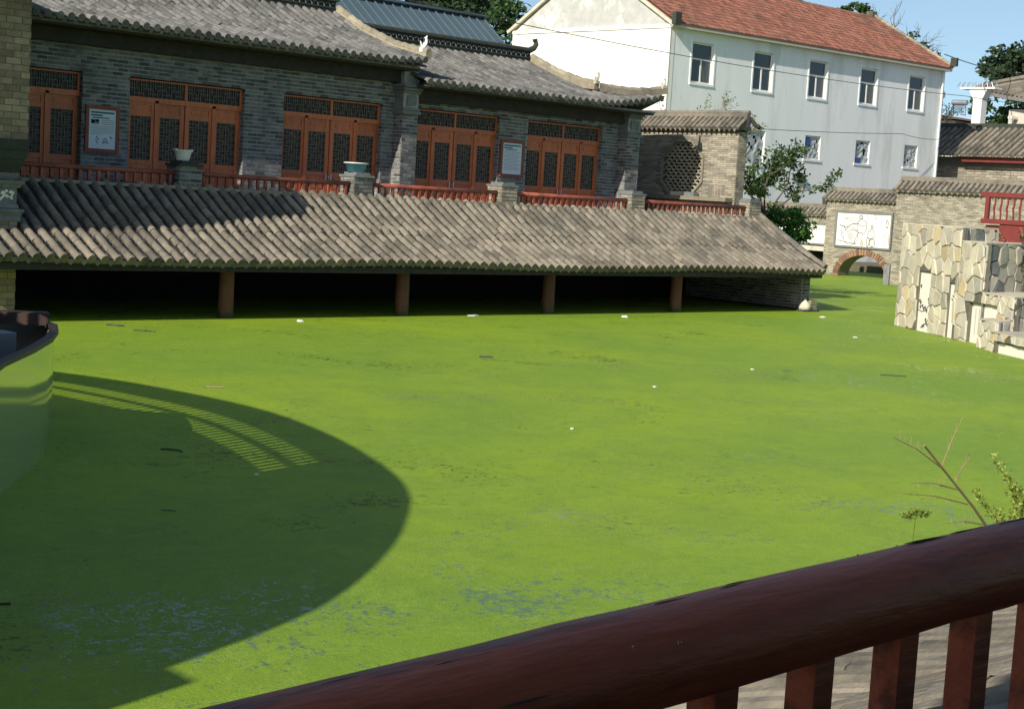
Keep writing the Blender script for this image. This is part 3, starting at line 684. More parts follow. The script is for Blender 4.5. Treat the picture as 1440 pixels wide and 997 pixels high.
flare([(2.86, .02, 2.96, .06), (2.961, .05, 3.12, .10), (3.121, .12, 3.28, .15), (3.281, .13, 3.498, .17)], M['slate_dark'], 'flared_base')
flare([(2.72, .0, 2.84, .04), (2.64, .10, 2.70, .12), (2.56, .04, 2.639, .08), (2.24, .0, 2.559, .0), (2.16, .04, 2.239, .02), (2.09, .11, 2.15, .11), (2.02, .07, 2.089, .09), (1.905, .06, 2.019, .06)], M['slate'], 'mouldings')
q = MB()
for u, v, r in ((.18, .20, .05), (.26, .14, .04), (.34, .22, .045), (.25, .24, .035), (.15, .1, .03), (.36, .1, .03)):
    q.lathe((14.08+u, 28.865, 2.25+v), [(0, -r), (r*.8, -r*.5), (r, 0), (r*.8, r*.5), (0, r)], 8)
q.tube([(14.18, 28.86, 2.30), (14.3, 28.85, 2.42), (14.42, 28.86, 2.36), (14.48, 28.86, 2.48)], .022, 6); q.build('carving', M['whitewash'], wing)
q = MB(); q.prism([(-8, 25.2), (6.49, 26.81), (11.43, 27.33), (13.86, 27.79), (14.78, 27.87), (15.89, 28.76), (16.0, 33), (-8, 33)], 6.62, 6.72)
q.add([(-8, 25.3, 6.73), (15.5, 28.2, 6.73), (15.9, 33, 6.73), (-8, 33, 6.73), (-8, 33, 8.9), (13, 33, 8.9)], [(0, 1, 5, 4), (1, 2, 5), (2, 3, 4, 5), (3, 0, 4)])
q.build('roof', M['tile_far'], wing)

# ================================================================== garden wall with octagonal lattice
XO = 39.6
octw = thing('garden_wall', (XO, 33, 2.65), 'tan brick garden wall with an octagonal lattice window and tiled coping beside the hall', 'wall')
oc, oR = (33.05, 4.15), .86
octp = [(oc[0]+oR/cos(pi/8)*cos(pi/8+k*pi/4), oc[1]+oR*1.06/cos(pi/8)*sin(pi/8+k*pi/4)) for k in range(8)]
def in_oct(y, z, g=0.):
    return all(cos(k*pi/4)*(y-oc[0])+sin(k*pi/4)*(z-oc[1])/1.06 < oR+g for k in range(8))
q = MB(); Y0, Y1, Z0, Z1 = 30.85, 38.5, 2.6, 5.42
# wall slab with an octagonal hole: front and back rings plus reveal
outer = [(Y1, oc[1]+.356*1.06), (oc[0]+.356, Z1), (oc[0]-.356, Z1), (Y0, oc[1]+.356*1.06), (Y0, oc[1]-.356*1.06), (oc[0]-.356, Z0), (oc[0]+.356, Z0), (Y1, oc[1]-.356*1.06)]
for xx, fl in ((XO, 0), (XO+.42, 1)):
    for k in range(8):
        a, b = octp[k], octp[(k+1) % 8]; c, d = outer[k], outer[(k+1) % 8]; pts = [(xx, *a), (xx, *b), (xx, *d)]
        if k in (0, 2, 4, 6):
            corner = {0: (Y1, Z1), 2: (Y0, Z1), 4: (Y0, Z0), 6: (Y1, Z0)}[k]; pts.append((xx, *corner))
        pts.append((xx, *c)); q.face(pts if fl else pts[::-1])
for k in range(8):
    a, b = octp[k], octp[(k+1) % 8]; q.face([(XO, *a), (XO, *b), (XO+.42, *b), (XO+.42, *a)])
q.box((XO, Y0-.0, Z0), (XO+.42, Y0, Z1)); q.face([(XO, Y0, Z0), (XO+.42, Y0, Z0), (XO+.42, Y0, Z1), (XO, Y0, Z1)]); q.face([(XO, Y0, Z1), (XO+.42, Y0, Z1), (XO+.42, Y1, Z1), (XO, Y1, Z1)])
q.build('wall', M['mortar_tan'], octw)
lst = []
brick_layer(None, (XO, 38.4, 0), (0, -1, 0), (-1, 0, 0), 38.4-Y0, 2.66, 5.4, list_out=lst, bl=.25, bh=.055, j=.01, proud=.008, jit=.003, inside=lambda u, z: not in_oct(38.4-u, z, .13) and not (31.35 < 38.4-u < 32.0 and 3.3 < z < 3.72))
brick_layer(None, (XO+.01, Y0, 0), (1, 0, 0), (0, -1, 0), .40, 2.66, 5.4, list_out=lst, bl=.19, bh=.055, j=.01, proud=.008, jit=.003)
for k in range(6): lst.append((Vector((XO-.004, 31.40+k*.065, 3.5)), Vector((0, .05, 0)), Vector((.008, 0, 0)), Vector((0, 0, .36)), random.random()))
brick_parts(octw, lst, M['brick_tan'], 0)
q = MB()
for k in range(8):
    a, b = Vector((XO-.015, *octp[k])), Vector((XO-.015, *octp[(k+1) % 8])); q.beam(a, b, .07, .10, up=(1, 0, 0))
q.build('window_surround', M['brick_tan'], octw)
q = MB(); dz, dy = .105, .21
for r_ in range(20):
    z = oc[1]-1.0+r_*dz
    for k in range(12):
        y = oc[0]-1.25+k*dy+(dy/2 if r_ % 2 else 0)
        if in_oct(y, z+dz/2, -.02):
            pts = [(XO+.12, y-dy/2+dy*t, z+dz*.72*sin(pi*t)) for t in (0, .25, .5, .75, 1)]
            for a, b in zip(pts, pts[1:]): q.beam(a, b, .12, .018, up=(0, 0, 1))
lat = q.build('lattice_tiles', M['stone'], octw, kind='stuff')
q = MB(); q.box((XO+.38, oc[0]-.85, oc[1]-.9), (XO+.41, oc[0]+.85, oc[1]+.9)); q.build('painted_shade_sheet', M['black'], octw)  # black sheet stands in for the darkness seen through the lattice
def coping(parent, frame, x0, x1, z0, wid, rise, m, sp=.2, L=.24, r=.062, indiv=300, soff=True):
    """tiled coping: local x along the wall, local y from the outer face (0) to the ridge (wid)"""
    tile_roof(parent, x0, x1, [(-.16, z0+.06), (wid, z0+.06+rise)], sp, L, r, m, indiv=indiv, frame=frame)
    q = MB(); a = frame(x0-.05, wid, z0+rise+.12); b = frame(x1+.05, wid, z0+rise+.12); q.beam(a, b, .16, .12)
    a = frame(x0-.08, wid, z0+rise+.2); b = frame(x1+.08, wid, z0+rise+.2); q.tube([a, b], .06, 8); q.build('coping_ridge', m, parent)
    q = MB(); a = frame(x0, .05, z0+.0); b = frame(x1, .05, z0+.0); q.beam(a, b, .34, .05); q.build('coping_string', M['slate_dark'], parent)
    q = MB(); c = [frame(x0, -.1, z0), frame(x1, -.1, z0), frame(x1, 2*wid, z0), frame(x0, 2*wid, z0), frame(x0, wid, z0+rise), frame(x1, wid, z0+rise)]
    q.add(c, [(0, 1, 5, 4), (3, 4, 5, 2), (0, 4, 3), (1, 2, 5), (0, 3, 2, 1)]); q.build('coping_core', M['slate'], parent)
frO = lambda x, y, z: Vector((XO+y, 37-x, z))
coping(octw, frO, 0, 6.2, 5.44, .3, .36, M['tile'])
q = MB(); q.tube([frO(6.25, .28, 5.84), frO(6.5, .0, 5.62), frO(6.62, -.2, 5.56)], .07, 8); q.tube([frO(6.3, .3, 5.82), frO(6.55, .3, 5.6), frO(6.7, .3, 5.52)], .07, 8); q.build('corner_tiles', M['tile_dark'], octw)
q = MB(); q.box((39.2, 30.9, 3.18), (39.59, 34.9, 3.30)); q.box((39.35, 30.95, 2.63), (39.58, 34.8, 3.179)); q.build('ledge', M['lichen'], octw)
for nm, p, c in (('stone_block', (39.35, 33.0, 3.302), M['stone']), ('stone_block', (39.38, 32.45, 3.302), M['slate'])):
    q = MB(); q.box((p[0]-.1, p[1]-.2, p[2]), (p[0]+.12, p[1]+.2, p[2]+.13)); o = q.build(nm, c, None, loc=p); tag(o, 'pale stone block on the ledge under the octagonal window' if c is M['stone'] else 'darker grey stone block on the ledge, right of the pale one', 'block')

# ================================================================== mural wall over the arch, and the walls beside it
XA = 66.0
aw = thing('arch_wall', (XA, 43.7, 0), 'brown brick wall with a water arch below a white mural', 'wall')
AC, AR, AH = 43.3, 1.36, 1.08
def arch(t, g=0.): return (AC+(AR+g)*cos(t), (AH+g)*sin(t))
q = MB(); NA = 18
for xx in (XA, XA+.9):
    for k in range(NA):
        a, b = arch(pi*k/NA), arch(pi*(k+1)/NA); q.face([(xx, *a), (xx, *b), (xx, b[0], 3.68), (xx, a[0], 3.68)])
for k in range(NA):
    a, b = arch(pi*k/NA), arch(pi*(k+1)/NA); q.face([(XA, *a), (XA, *b), (XA+.9, *b), (XA+.9, *a)])
q.box((XA, AC+AR, -.3), (XA+.9, 45.6, 3.68)); q.box((XA, 41.5, -.3), (XA+.9, AC-AR, 3.68)); q.build('wall', M['mortar_tan'], aw)
lst = []
brick_layer(None, (XA, 45.6, 0), (0, -1, 0), (-1, 0, 0), 4.1, .04, 3.66, list_out=lst, bl=.25, bh=.062, j=.012, proud=.01, holes=[(45.6-45.0, 45.6-41.72, 1.38, 3.22)], inside=lambda u, z: ((45.6-u-AC)/(AR+.3))**2+(z/(AH+.3))**2 > 1)
brick_parts(aw, lst, M['brick_tan'], 0)
vb = MB(); vb.box((-.03, -.052, -.15), (.05, .052, .15)); vbm = vb.mesh('arch_brick', M['brick_red'])
for k in range(31):
    t = pi*(k+.5)/31; y, z = arch(t, .15); put('arch_brick', vbm, aw, (XA-rnd(.0, .02), y, z), (-(t-pi/2)*-1, 0, 0))
frA = lambda x, y, z: Vector((XA+y, 48-x, z))
coping(aw, frA, 2.3, 6.4, 3.70, .42, .40, M['tile'], sp=.25, L=.27, r=.078)
q = MB(); p = Vector((XA+.42, 45.75, 4.2)); q.tube([p, p+Vector((0, .1, .2)), p+Vector((0, .02, .42)), p+Vector((0, -.06, .5))], [.1, .09, .06, .03], 6); q.build('ridge_end', M['slate'], aw)

mural = thing('mural_panel', (XA-.05, 43.36, 1.5), 'large white mural with line-drawn figures and a wheel above the water arch', 'mural')
q = MB(); y0, y1, z0, z1 = 41.74, 44.98, 1.42, 3.20; f = .09
q.box((XA-.10, y0, z0), (XA-.001, y0+f, z1)); q.box((XA-.10, y1-f, z0), (XA-.001, y1, z1)); q.box((XA-.10, y0+f, z0), (XA-.001, y1-f, z0+f)); q.box((XA-.10, y0+f, z1-f), (XA-.001, y1-f, z1)); q.build('frame', M['slate'], mural)
q = MB(); q.box((XA-.05, y0+f, z0+f), (XA-.002, y1-f, z1-f)); mp_ = q.build('board', M['panel'], mural)
q = MB()
def mp2(u, v): return (XA-.056, y1-f-u*(y1-y0-2*f), z0+f+v*(z1-z0-2*f))
def stroke(mb, pts, r=.016): mb.tube([mp2(*p) for p in pts], r, 4)
def ring(mb, cu, cv, ru, rv, r=.013, a0=0, a1=2*pi, n=16): stroke(mb, [(cu+ru*cos(a0+(a1-a0)*k/n), cv+rv*sin(a0+(a1-a0)*k/n)) for k in range(n+1)], r)
ring(q, .27, .30, .14, .27); ring(q, .27, .30, .05, .09); ring(q, .27, .30, .025, .045)
stroke(q, [(.05, .62), (.18, .55), (.28, .66), (.40, .70)], .02); stroke(q, [(.02, .15), (.2, .1), (.4, .06)]); stroke(q, [(.08, .55), (.10, .3), (.16, .15)]); stroke(q, [(.12, .6), (.2, .42), (.3, .5), (.4, .45)])
ring(q, .445, .88, .03, .05, .022); stroke(q, [(.43, .82), (.39, .72), (.38, .55), (.42, .42), (.52, .40)]); stroke(q, [(.47, .82), (.55, .74), (.56, .55), (.53, .4)]); stroke(q, [(.40, .68), (.48, .6), (.53, .66)])
stroke(q, [(.42, .42), (.36, .2), (.34, .06)]); stroke(q, [(.50, .4), (.47, .2), (.50, .05)], .012); ring(q, .49, .10, .02, .08)
ring(q, .66, .62, .022, .04, .018); stroke(q, [(.66, .56), (.60, .46), (.58, .30), (.64, .24), (.72, .30), (.70, .46), (.67, .56)]); ring(q, .68, .13, .05, .12, .018); ring(q, .60, .15, .025, .14, .018)
ring(q, .93, .72, .02, .12, .018); stroke(q, [(.90, .42), (.97, .44), (.98, .1), (.89, .08), (.90, .42)], .012); stroke(q, [(.56, .98), (.57, .7)], .01); stroke(q, [(.70, .98), (.70, .86), (.74, .86)], .015); stroke(q, [(.82, .95), (.83, .6)], .008)
for k in range(5): stroke(q, [(.06+.05*k, .92-.02*k), (.12+.05*k, .80-.03*k), (.2+.03*k, .86)], .009)
q.build('line_drawing', M['ink'], mp_)

lw = thing('low_garden_wall', (XA+.4, 47.4, 0), 'low tan wall with tiled coping, partly behind the green bush, left of the arch', 'wall')
q = MB(); backing(q, (XA+.35, 52, 0), (0, -1, 0), (-1, 0, 0), 6.35, -.3, 2.86, [(2.9, 6.2, -.4, 1.12)], .5); q.build('wall', M['mortar_tan'], lw)
q = MB(); q.box((XA+.86, 45.6, -.3), (XA+.9, 52, 1.12)); q.build('dark_opening', M['black'], lw)
q = MB(); q.box((XA+.22, 45.62, 1.125), (XA+.34, 49.3, 1.36)); q.build('plinth_band', M['sand'], lw)
lst = []; brick_layer(None, (XA+.35, 52, 0), (0, -1, 0), (-1, 0, 0), 6.35, 1.4, 2.84, list_out=lst, bl=.25, bh=.062, j=.012, proud=.01); brick_parts(lw, lst, M['brick_tan'], 0)
frL = lambda x, y, z: Vector((XA+.35+y, 52-x, z))
coping(lw, frL, 1.0, 6.3, 2.88, .3, .34, M['tile'], sp=.25, L=.26, r=.075)
for y in (48.0, 46.2):
    q = MB(); q.box((XA+.6, y-.12, 3.45), (XA+.8, y+.12, 3.78)); q.build('coping_block', M['slate_dark'], lw)
pl_ = thing('mural_panel', (XA+.3, 46.6, 1.45), 'smaller white ink-painting panel on the low wall beside the bush', 'mural')
y0, y1, z0, z1 = 45.68, 48.6, 1.42, 2.52
q = MB(); q.box((XA+.22, y0, z0), (XA+.345, y1, z0+.08)); q.box((XA+.22, y0, z1-.08), (XA+.345, y1, z1)); q.box((XA+.22, y0, z0+.08), (XA+.345, y0+.08, z1-.08)); q.build('frame', M['slate'], pl_)
q = MB(); q.box((XA+.27, y0+.08, z0+.08), (XA+.34, y1, z1-.08)); pb = q.build('board', M['panel'], pl_)
q = MB()
def st2(pts, r): q.tube([(XA+.262, a, b) for a, b in pts], r, 5)
st2([(48.0, 2.2), (47.5, 2.25), (47.1, 2.1), (46.9, 2.12)], .05); st2([(47.6, 2.0), (47.2, 1.95), (46.9, 2.0)], .04); st2([(46.75, 2.2), (46.5, 2.1)], .025); st2([(47.3, 1.8), (46.9, 1.75), (46.65, 1.72)], .025); st2([(47.8, 2.3), (47.4, 2.1), (47.2, 2.2), (47.0, 2.05)], .035)
for k in range(7):
    for r_ in range(2): st2([(46.95-k*.16, 2.36-r_*.10), (46.90-k*.16, 2.30-r_*.10)], .014)
for a, b in ((47.1, 1.62), (46.95, 1.88), (47.0, 1.85), (47.5, 1.66)): st2([(a, b), (a-.06, b-.08)], .03)
q.build('ink_strokes', M['ink'], pb)

hw = thing('garden_wall', (61.3, 34, 0), 'high tan brick wall with tiled coping behind the rubble stone wall', 'wall')
q = MB(); q.box((61.3, 24, -.3), (61.9, 38.7, 4.16)); q.box((61.9, 38.3, -.3), (66.5, 38.69, 3.9)); q.build('wall', M['mortar_tan'], hw)
lst = []; brick_layer(None, (61.3, 38.7, 0), (0, -1, 0), (-1, 0, 0), 10.5, .04, 4.14, list_out=lst, bl=.27, bh=.062, j=.012, proud=.01); brick_parts(hw, lst, M['brick_tan'], 0)
frH = lambda x, y, z: Vector((61.3+y, 38.7-x, z))
coping(hw, frH, 0, 14, 4.2, .38, .42, M['tile'], sp=.27, L=.27, r=.085)
q = MB(); q.box((61.2, 38.71, -.3), (61.9, 39.0, .9)); q.build('buttress', M['brick_dark'], hw)

# ================================================================== rubble stone wall with print panels
sw = thing('rubble_wall', (37, 22, 0), 'stepped pale rubble stone wall rising from the pond with white panels', 'wall')
P0, P1 = Vector((38.5, 24.0, 0)), Vector((36.3, 20.9, 0)); ua = (P1-P0).normalized(); na = Vector((ua.y, -ua.x, 0))
if na.dot(Vector((-1, 0, 0))) < 0: na = -na
def clip(poly, n, d):
    """keep the part of a 2-D polygon with n.p <= d"""
    out = []
    for i in range(len(poly)):
        a, b = poly[i], poly[(i+1) % len(poly)]; da = n[0]*a[0]+n[1]*a[1]-d; db = n[0]*b[0]+n[1]*b[1]-d
        if da <= 0: out.append(a)
        if (da < 0 < db) or (db < 0 < da):
            t = da/(da-db); out.append((a[0]+(b[0]-a[0])*t, a[1]+(b[1]-a[1])*t))
    return out
def stones(parent, o, u, n, w_, z0, z1, holes, size, mats, seed, proud=.035, gap=.011):
    rg = random.Random(seed); o, u, n = Vector(o), Vector(u), Vector(n)
    nx, nz = max(1, round(w_/size)), max(1, round((z1-z0)/size*1.0)); S = []
    for i in range(-1, nx+1):
        for k in range(-1, nz+1):
            S.append(((i+.5+rg.uniform(-.42, .42)+(.25 if k % 2 else -.25))*w_/nx, z0+(k+.5+rg.uniform(-.42, .42))*(z1-z0)/nz))
    for s_ in S:
        if any(h[0] < s_[0] < h[1] and h[2] < s_[1] < h[3] for h in holes): continue
        poly = [(0, z0), (w_, z0), (w_, z1), (0, z1)]
        for t in S:
            if t is s_: continue
            dx, dz = t[0]-s_[0], t[1]-s_[1]; l = math.hypot(dx, dz)
            if l > size*3.2: continue
            poly = clip(poly, (dx/l, dz/l), (dx*(s_[0]+t[0])/2+dz*(s_[1]+t[1])/2)/l-gap)
            if not poly: break
        for h in holes:
            if not poly: break
            c = max(((h[0]-s_[0]), (-1, 0, -h[0]+0), ), ((s_[0]-h[1]), (1, 0, 0)), ((h[2]-s_[1]), (0, -1, 0)), ((s_[1]-h[3]), (0, 1, 0)), key=lambda e: e[0])
            k = [h[0]-s_[0], s_[0]-h[1], h[2]-s_[1], s_[1]-h[3]].index(c[0])
            poly = clip(poly, *[((1, 0), h[0]), ((-1, 0), -h[1]), ((0, 1), h[2]), ((0, -1), -h[3])][k])
        if len(poly) < 3: continue
        A = sum(poly[i][0]*poly[(i+1) % len(poly)][1]-poly[(i+1) % len(poly)][0]*poly[i][1] for i in range(len(poly)))/2
        if abs(A) < .006: continue
        # wobble: split edges and push them a little so that outlines are not straight
        pp = []
        for i in range(len(poly)):
            a, b = poly[i], poly[(i+1) % len(poly)]; pp.append(a)
            if math.hypot(a[0]-b[0], a[1]-b[1]) > .12: pp.append(((a[0]+b[0])/2+rg.uniform(-.012, .012), (a[1]+b[1])/2+rg.uniform(-.012, .012)))
        cx = sum(p[0] for p in pp)/len(pp); cz = sum(p[1] for p in pp)/len(pp); pr = proud+rg.uniform(-.015, .02); tx, tz = rg.uniform(-.05, .05), rg.uniform(-.05, .05)
        q = MB(); N = len(pp); W3 = lambda p, h, f: o+u*(cx+(p[0]-cx)*f)+n*h+Vector((0, 0, cz+(p[1]-cz)*f))
        vs = [W3(p, 0, 1) for p in pp]+[W3(p, pr*.7, 1) for p in pp]+[W3(p, pr+tx*(p[0]-cx)+tz*(p[1]-cz), .88) for p in pp]
        fs = [(r_*N+i, r_*N+(i+1) % N, (r_+1)*N+(i+1) % N, (r_+1)*N+i) for r_ in range(2) for i in range(N)]+[tuple(range(2*N, 3*N))]
        q.add(vs, fs); x = rg.random(); m = mats[0] if x < .66 else (mats[1] if x < .93 else mats[2])
        q.build('stone', m, parent, loc=o+u*cx+Vector((0, 0, cz)))
ML, SHADE_MATS = (M['stone'], M['stone_grey'], M['stone_ochre']), (M['stone_grey'], M['slate'], M['stone'])  # second mix is greyer for side faces, their shade put into the stone colour
def sblock(a, b, off, depth, z1, holes, seed, dark=True, size=.43):
    """lit face from distance a to b along the wall, set forward by off; side face runs back along +x"""
    A = P0+ua*a+na*off; B = P0+ua*b+na*off; D = Vector((depth, 0, 0)); j = .03
    q = MB()
    if holes:
        for (h0, h1, za, zb) in rect_minus(b-a, -.3, z1, holes):
            c = A+ua*((h0+h1)/2)-na*.07; c.z = (za+zb)/2; q.obox(c, ua*(h1-h0), na*.14, Vector((0, 0, zb-za)))
        Ai, Bi = A-na*.141, B-na*.141
    else: Ai, Bi = A, B
    pl = [Ai, Bi, B+D, A+D] if not holes else [Ai, Bi, B, B+D, A+D]
    q.prism([(p.x, p.y) for p in pl], -.3, z1); q.build('core', M['joint'], sw)
    stones(sw, A, ua, na, b-a, 0, z1, holes, size, ML, seed)
    if dark: stones(sw, B+Vector((0, 0, 0)), (1, 0, 0), (0, -1, 0), depth, 0, z1, [], size, SHADE_MATS, seed+50, proud=.03)
    tp = A.copy(); q = MB(); rg = random.Random(seed)
    pts = [(A+na*.03), (B+na*.03+Vector((0, -.03, 0))), B+D+Vector((0, -.03, 0)), A+D]
    q.prism([(p.x, p.y) for p in pts], z1+.002, z1+.035); q.build('cap', M['stone'], sw)
LW = (P1-P0).length
sblock(0, LW, 0, 1.75, 2.84, [(1.33, 2.17, -.4, 1.62), (3.28, 3.66, -.4, 1.42)], 3)
sblock(LW+.005, LW+1.35, -.03, 3.0, 2.50, [(.66, 1.5, -.4, 1.02)], 11)
sblock(LW+1.355, LW+3.05, -.05, 2.0, 1.27, [(-.1, .9, -.4, 1.02)], 23, size=.28)
sblock(LW+2.3, LW+3.3, .42, 1.0, .68, [], 31, size=.24)
sblock(LW+3.15, LW+6.0, .55, 2.4, .46, [(.35, 1.9, -.4, .28)], 37, size=.26)
def ppanel(a, b, off, z1, label, strokes):
    A = P0+ua*a+na*(off-.05); B = P0+ua*b+na*(off-.05)
    t = thing('print_panel', (A+B)/2, label, 'panel')
    q = MB(); c = (A+B)/2; c.z = (z1-.2)/2; q.obox(c, B-A, na*.05, Vector((0, 0, z1+.2))); b_ = q.build('board', M['panel'], t)
    q = MB()
    for pts, r in strokes: q.tube([A+(B-A)*u_+na*.03+Vector((0, 0, z1*v)) for u_, v in pts], r, 4)
    if strokes: q.build('ink_drawing', M['ink'], b_)
fl = []
for u_, v in ((.1, .75), (.08, .5), (.16, .47), (.15, .4), (.3, .42), (.4, .38), (.5, .40), (.62, .35), (.75, .5), (.85, .6), (.8, .3), (.65, .15), (.5, .1), (.6, .2), (.75, .12), (.4, .08), (.85, .18), (.9, .4), (.7, .55)):
    fl += [([(u_, v), (u_+.07, v+.03)], .022), ([(u_+.02, v+.03), (u_+.05, v-.02)], .02)]
fl += [([(.02, .36), (.3, .33), (.55, .36), (.85, .48)], .012), ([(.3, .06), (.6, .14), (.9, .25)], .012)]
ppanel(1.30, 2.20, -.03, 1.60, 'tall white panel with ink blossom drawing set in the highest stone block', fl)
ppanel(3.26, 3.68, -.03, 1.40, 'narrow white strip panel right of the blossom panel in the rubble wall', [([(.5+.2*cos(k), .90-.06*k), (.6+.2*sin(k), .86-.06*k)], .02) for k in range(4)])
ppanel(LW+.64, LW+2.27, -.10, 1.00, 'wide white text panel in the middle step of the rubble wall', [([(.15+.12*c_, .85-.05*k), (.17+.12*c_, .83-.05*k)], .008) for c_ in range(3) for k in range(13)])
ppanel(LW+3.47, LW+5.1, .50, .24, 'lowest white panel, half under the duckweed at the right edge', [])

# ================================================================== red balcony at the right
rb = thing('red_balcony', (50, 26, 0), 'bright red timber balcony with balusters above the rubble wall, right edge', 'balcony')
q = MB(); q.box((49.95, 22, 3.92), (50.1, 28.2, 4.08)); q.build('top_rail', M['redbalcony'], rb)
q = MB(); q.box((49.92, 22, 3.0), (50.12, 28.1, 3.16)); q.build('bottom_rail', M['redbalcony'], rb)
q = MB(); q.box((49.98, 22, 2.35), (50.1, 27.4, 2.999)); q.build('skirt_board', M['redbalcony'], rb)
q = MB(); q.box((50.12, 22, 2.8), (54, 28.0, 2.95)); q.build('deck', M['redwood'], rb)
b1 = MB(); b1.tube([(0, 0, 0), (0, 0, .2), (0, .03, .38), (0, -.01, .55), (0, 0, .76)], [.04, .035, .045, .035, .04], 6); b1m = b1.mesh('baluster', M['redbalcony'])
for k in range(24): put('baluster', b1m, rb, (50.02, 27.9-k*.24, 3.161))
q = MB(); q.box((49.95, 27.86, 3.161), (50.08, 28.0, 3.919)); q.build('end_post', M['redbalcony'], rb)
q = MB()
for y in (27.2, 24.5): q.box((50.2, y-.1, -.3), (50.4, y+.1, 2.8))
q.build('support_posts', M['redbalcony'], rb)

# ================================================================== white two-storey building
wb = thing('white_building', (60, 57, 0), 'long white two-storey building with a red tiled gable roof', 'building')
sh = lambda x: .012*(x-60)
WX0, WX1, WY0, WY1 = 60.0, 85.6, 51.4, 62.5
upw = [(61.75, 63.45), (66.8, 68.45), (71.75, 73.4), (76.7, 78.35), (81.75, 83.4)]
low = [(66.45, 68.25, 5.25, 7.05), (71.84, 73.30, 5.75, 7.05), (76.73, 78.18, 5.75, 7.05), (81.8, 83.25, 5.75, 7.05)]
holes = [(a-WX0, b-WX0, 9.1, 11.12) for a, b in upw]+[(a-WX0, b-WX0, c, d) for a, b, c, d in low]
q = MB()
for a, b, za, zb in rect_minus(WX1-WX0, -.3, 11.75, holes):
    xa, xb = WX0+a, WX0+b; th = .28
    q.add([(xa, WY0, za+sh(xa)), (xb, WY0, za+sh(xb)), (xb, WY0, zb+sh(xb)), (xa, WY0, zb+sh(xa)), (xa, WY0+th, za+sh(xa)), (xb, WY0+th, za+sh(xb)), (xb, WY0+th, zb+sh(xb)), (xa, WY0+th, zb+sh(xa))],
          [(0,1,2,3),(7,6,5,4),(0,3,7,4),(1,5,6,2),(3,2,6,7),(0,4,5,1)])
q.box((WX1-.3, WY0+.281, -.3), (WX1, WY1, 11.9)); q.box((WX0+.3, WY1-.3, -.3), (WX1-.3, WY1, 11.9)); q.build('facade', M['greywash'], wb)
q = MB(); q.box((WX0-.04, WY0-.02, -.3), (WX0+.3, WY1, 11.62)); q.box((WX0-.10, WY0-.06, 11.621), (WX0+.3, WY1+.05, 11.80)); q.box((WX0-.07, WY0-.04, -.3), (WX0-.041, WY0+.34, 11.6)); q.box((WX0-.08, WY1-.25, -.3), (WX0-.041, WY1+.03, 11.6)); q.build('gable_wall', M['whitewash'], wb)
RY, RZ = 57.0, 15.25
q = MB(); q.add([(WX0, WY0, 11.801), (WX0, WY1, 11.801), (WX0, RY, RZ-.1), (WX0+.3, WY0, 11.801), (WX0+.3, WY1, 11.801), (WX0+.3, RY, RZ-.1)], [(0, 2, 1), (3, 4, 5), (0, 3, 5, 2), (2, 5, 4, 1), (0, 1, 4, 3)])
q.build('gable', M['cement'], wb); q = MB(); q.add([(WX1-.3, WY0, 11.8), (WX1-.3, WY1, 11.8), (WX1-.3, RY, RZ), (WX1, WY0, 11.8), (WX1, WY1, 11.8), (WX1, RY, RZ)], [(0, 2, 1), (3, 4, 5), (0, 3, 5, 2), (2, 5, 4, 1), (0, 1, 4, 3)]); q.build('gable', M['cement'], wb)
q = MB(); q.beam((WX0-.12, WY0-.35, 11.72), (WX0-.12, RY, RZ+.02), .2, .16); q.beam((WX0-.12, WY1+.35, 11.72), (WX0-.12, RY, RZ+.02), .2, .16); q.build('gable_coping', M['stone'], wb)
q = MB(); q.beam((WX0-.1, WY0-.2, 11.70+sh(60)), (WX1+.1, WY0-.2, 11.70+sh(WX1)), .42, .12); q.beam((WX0-.1, WY0-.34, 11.84), (WX1+.1, WY0-.34, 11.84+sh(WX1)), .14, .12); q.build('eave_band', M['sand'], wb)
rf = thing('roof', (72, 57, 12), None, None); rf.parent = wb; rf.location = Vector((72, 57, 12))-ORG[wb]
q = MB(); n1, n2 = 80, 17
def rp_(x, t, lift_=0): return (x, WY0-.45+t*(RY-WY0+.45), 11.83+sh(x)*(1-t*.5)+t*(RZ-11.75)+lift_)
for k in range(n2):
    for i in range(n1):
        xa = WX0-.1+i*(WX1-WX0+.2)/n1; xb = xa+(WX1-WX0+.2)/n1-.012; xm = (xa+xb)/2; ta, tb = k/n2, (k+1.12)/n2; j = rnd(-.008, .008); e = .045
        v = [rp_(xa, ta, .07+j), rp_(xm, ta, .055+j-.02), rp_(xb, ta, .07+j), rp_(xa, tb, .03), rp_(xm, tb, .01), rp_(xb, tb, .03), rp_(xa, ta, .0), rp_(xb, ta, 0)]
        q.add(v, [(0, 1, 4, 3), (1, 2, 5, 4), (6, 7, 2, 1), (6, 1, 0)], rnd(.01, .99))
q.build('roof_tiles', M['redtile'], rf, kind='stuff')
q = MB(); q.add([rp_(WX0-.1, 0, -.02), rp_(WX1+.1, 0, -.02), rp_(WX1+.1, 1, -.02), rp_(WX0-.1, 1, -.02), (WX1+.1, WY1+.4, 11.8), (WX0-.1, WY1+.4, 11.8)], [(0, 1, 2, 3), (3, 2, 4, 5)]); q.build('roof_deck', M['redtile'], rf)
q = MB(); 
for i in range(64): 
    a = WX0-.1+i*.4; q.tube([(a, RY, RZ+.12+rnd(-.02, .02)), (a+.42, RY, RZ+.10+rnd(-.02, .03))], [.13, .12], 7, tone=rnd(.1, .9))
q.box((WX1-.2, RY-.25, RZ+.05), (WX1+.3, RY+.2, RZ+.5)); q.build('ridge_tiles', M['tile'], rf, kind='stuff')
q = MB()
for k in range(16): 
    a, b = Vector(rp_(WX1+.12, k/16, .12)), Vector(rp_(WX1+.12, (k+1.1)/16, .10)); q.tube([a, b], [.11, .10], 6, tone=rnd(.1, .9))
q.build('verge_tiles', M['lichen'], rf, kind='stuff')
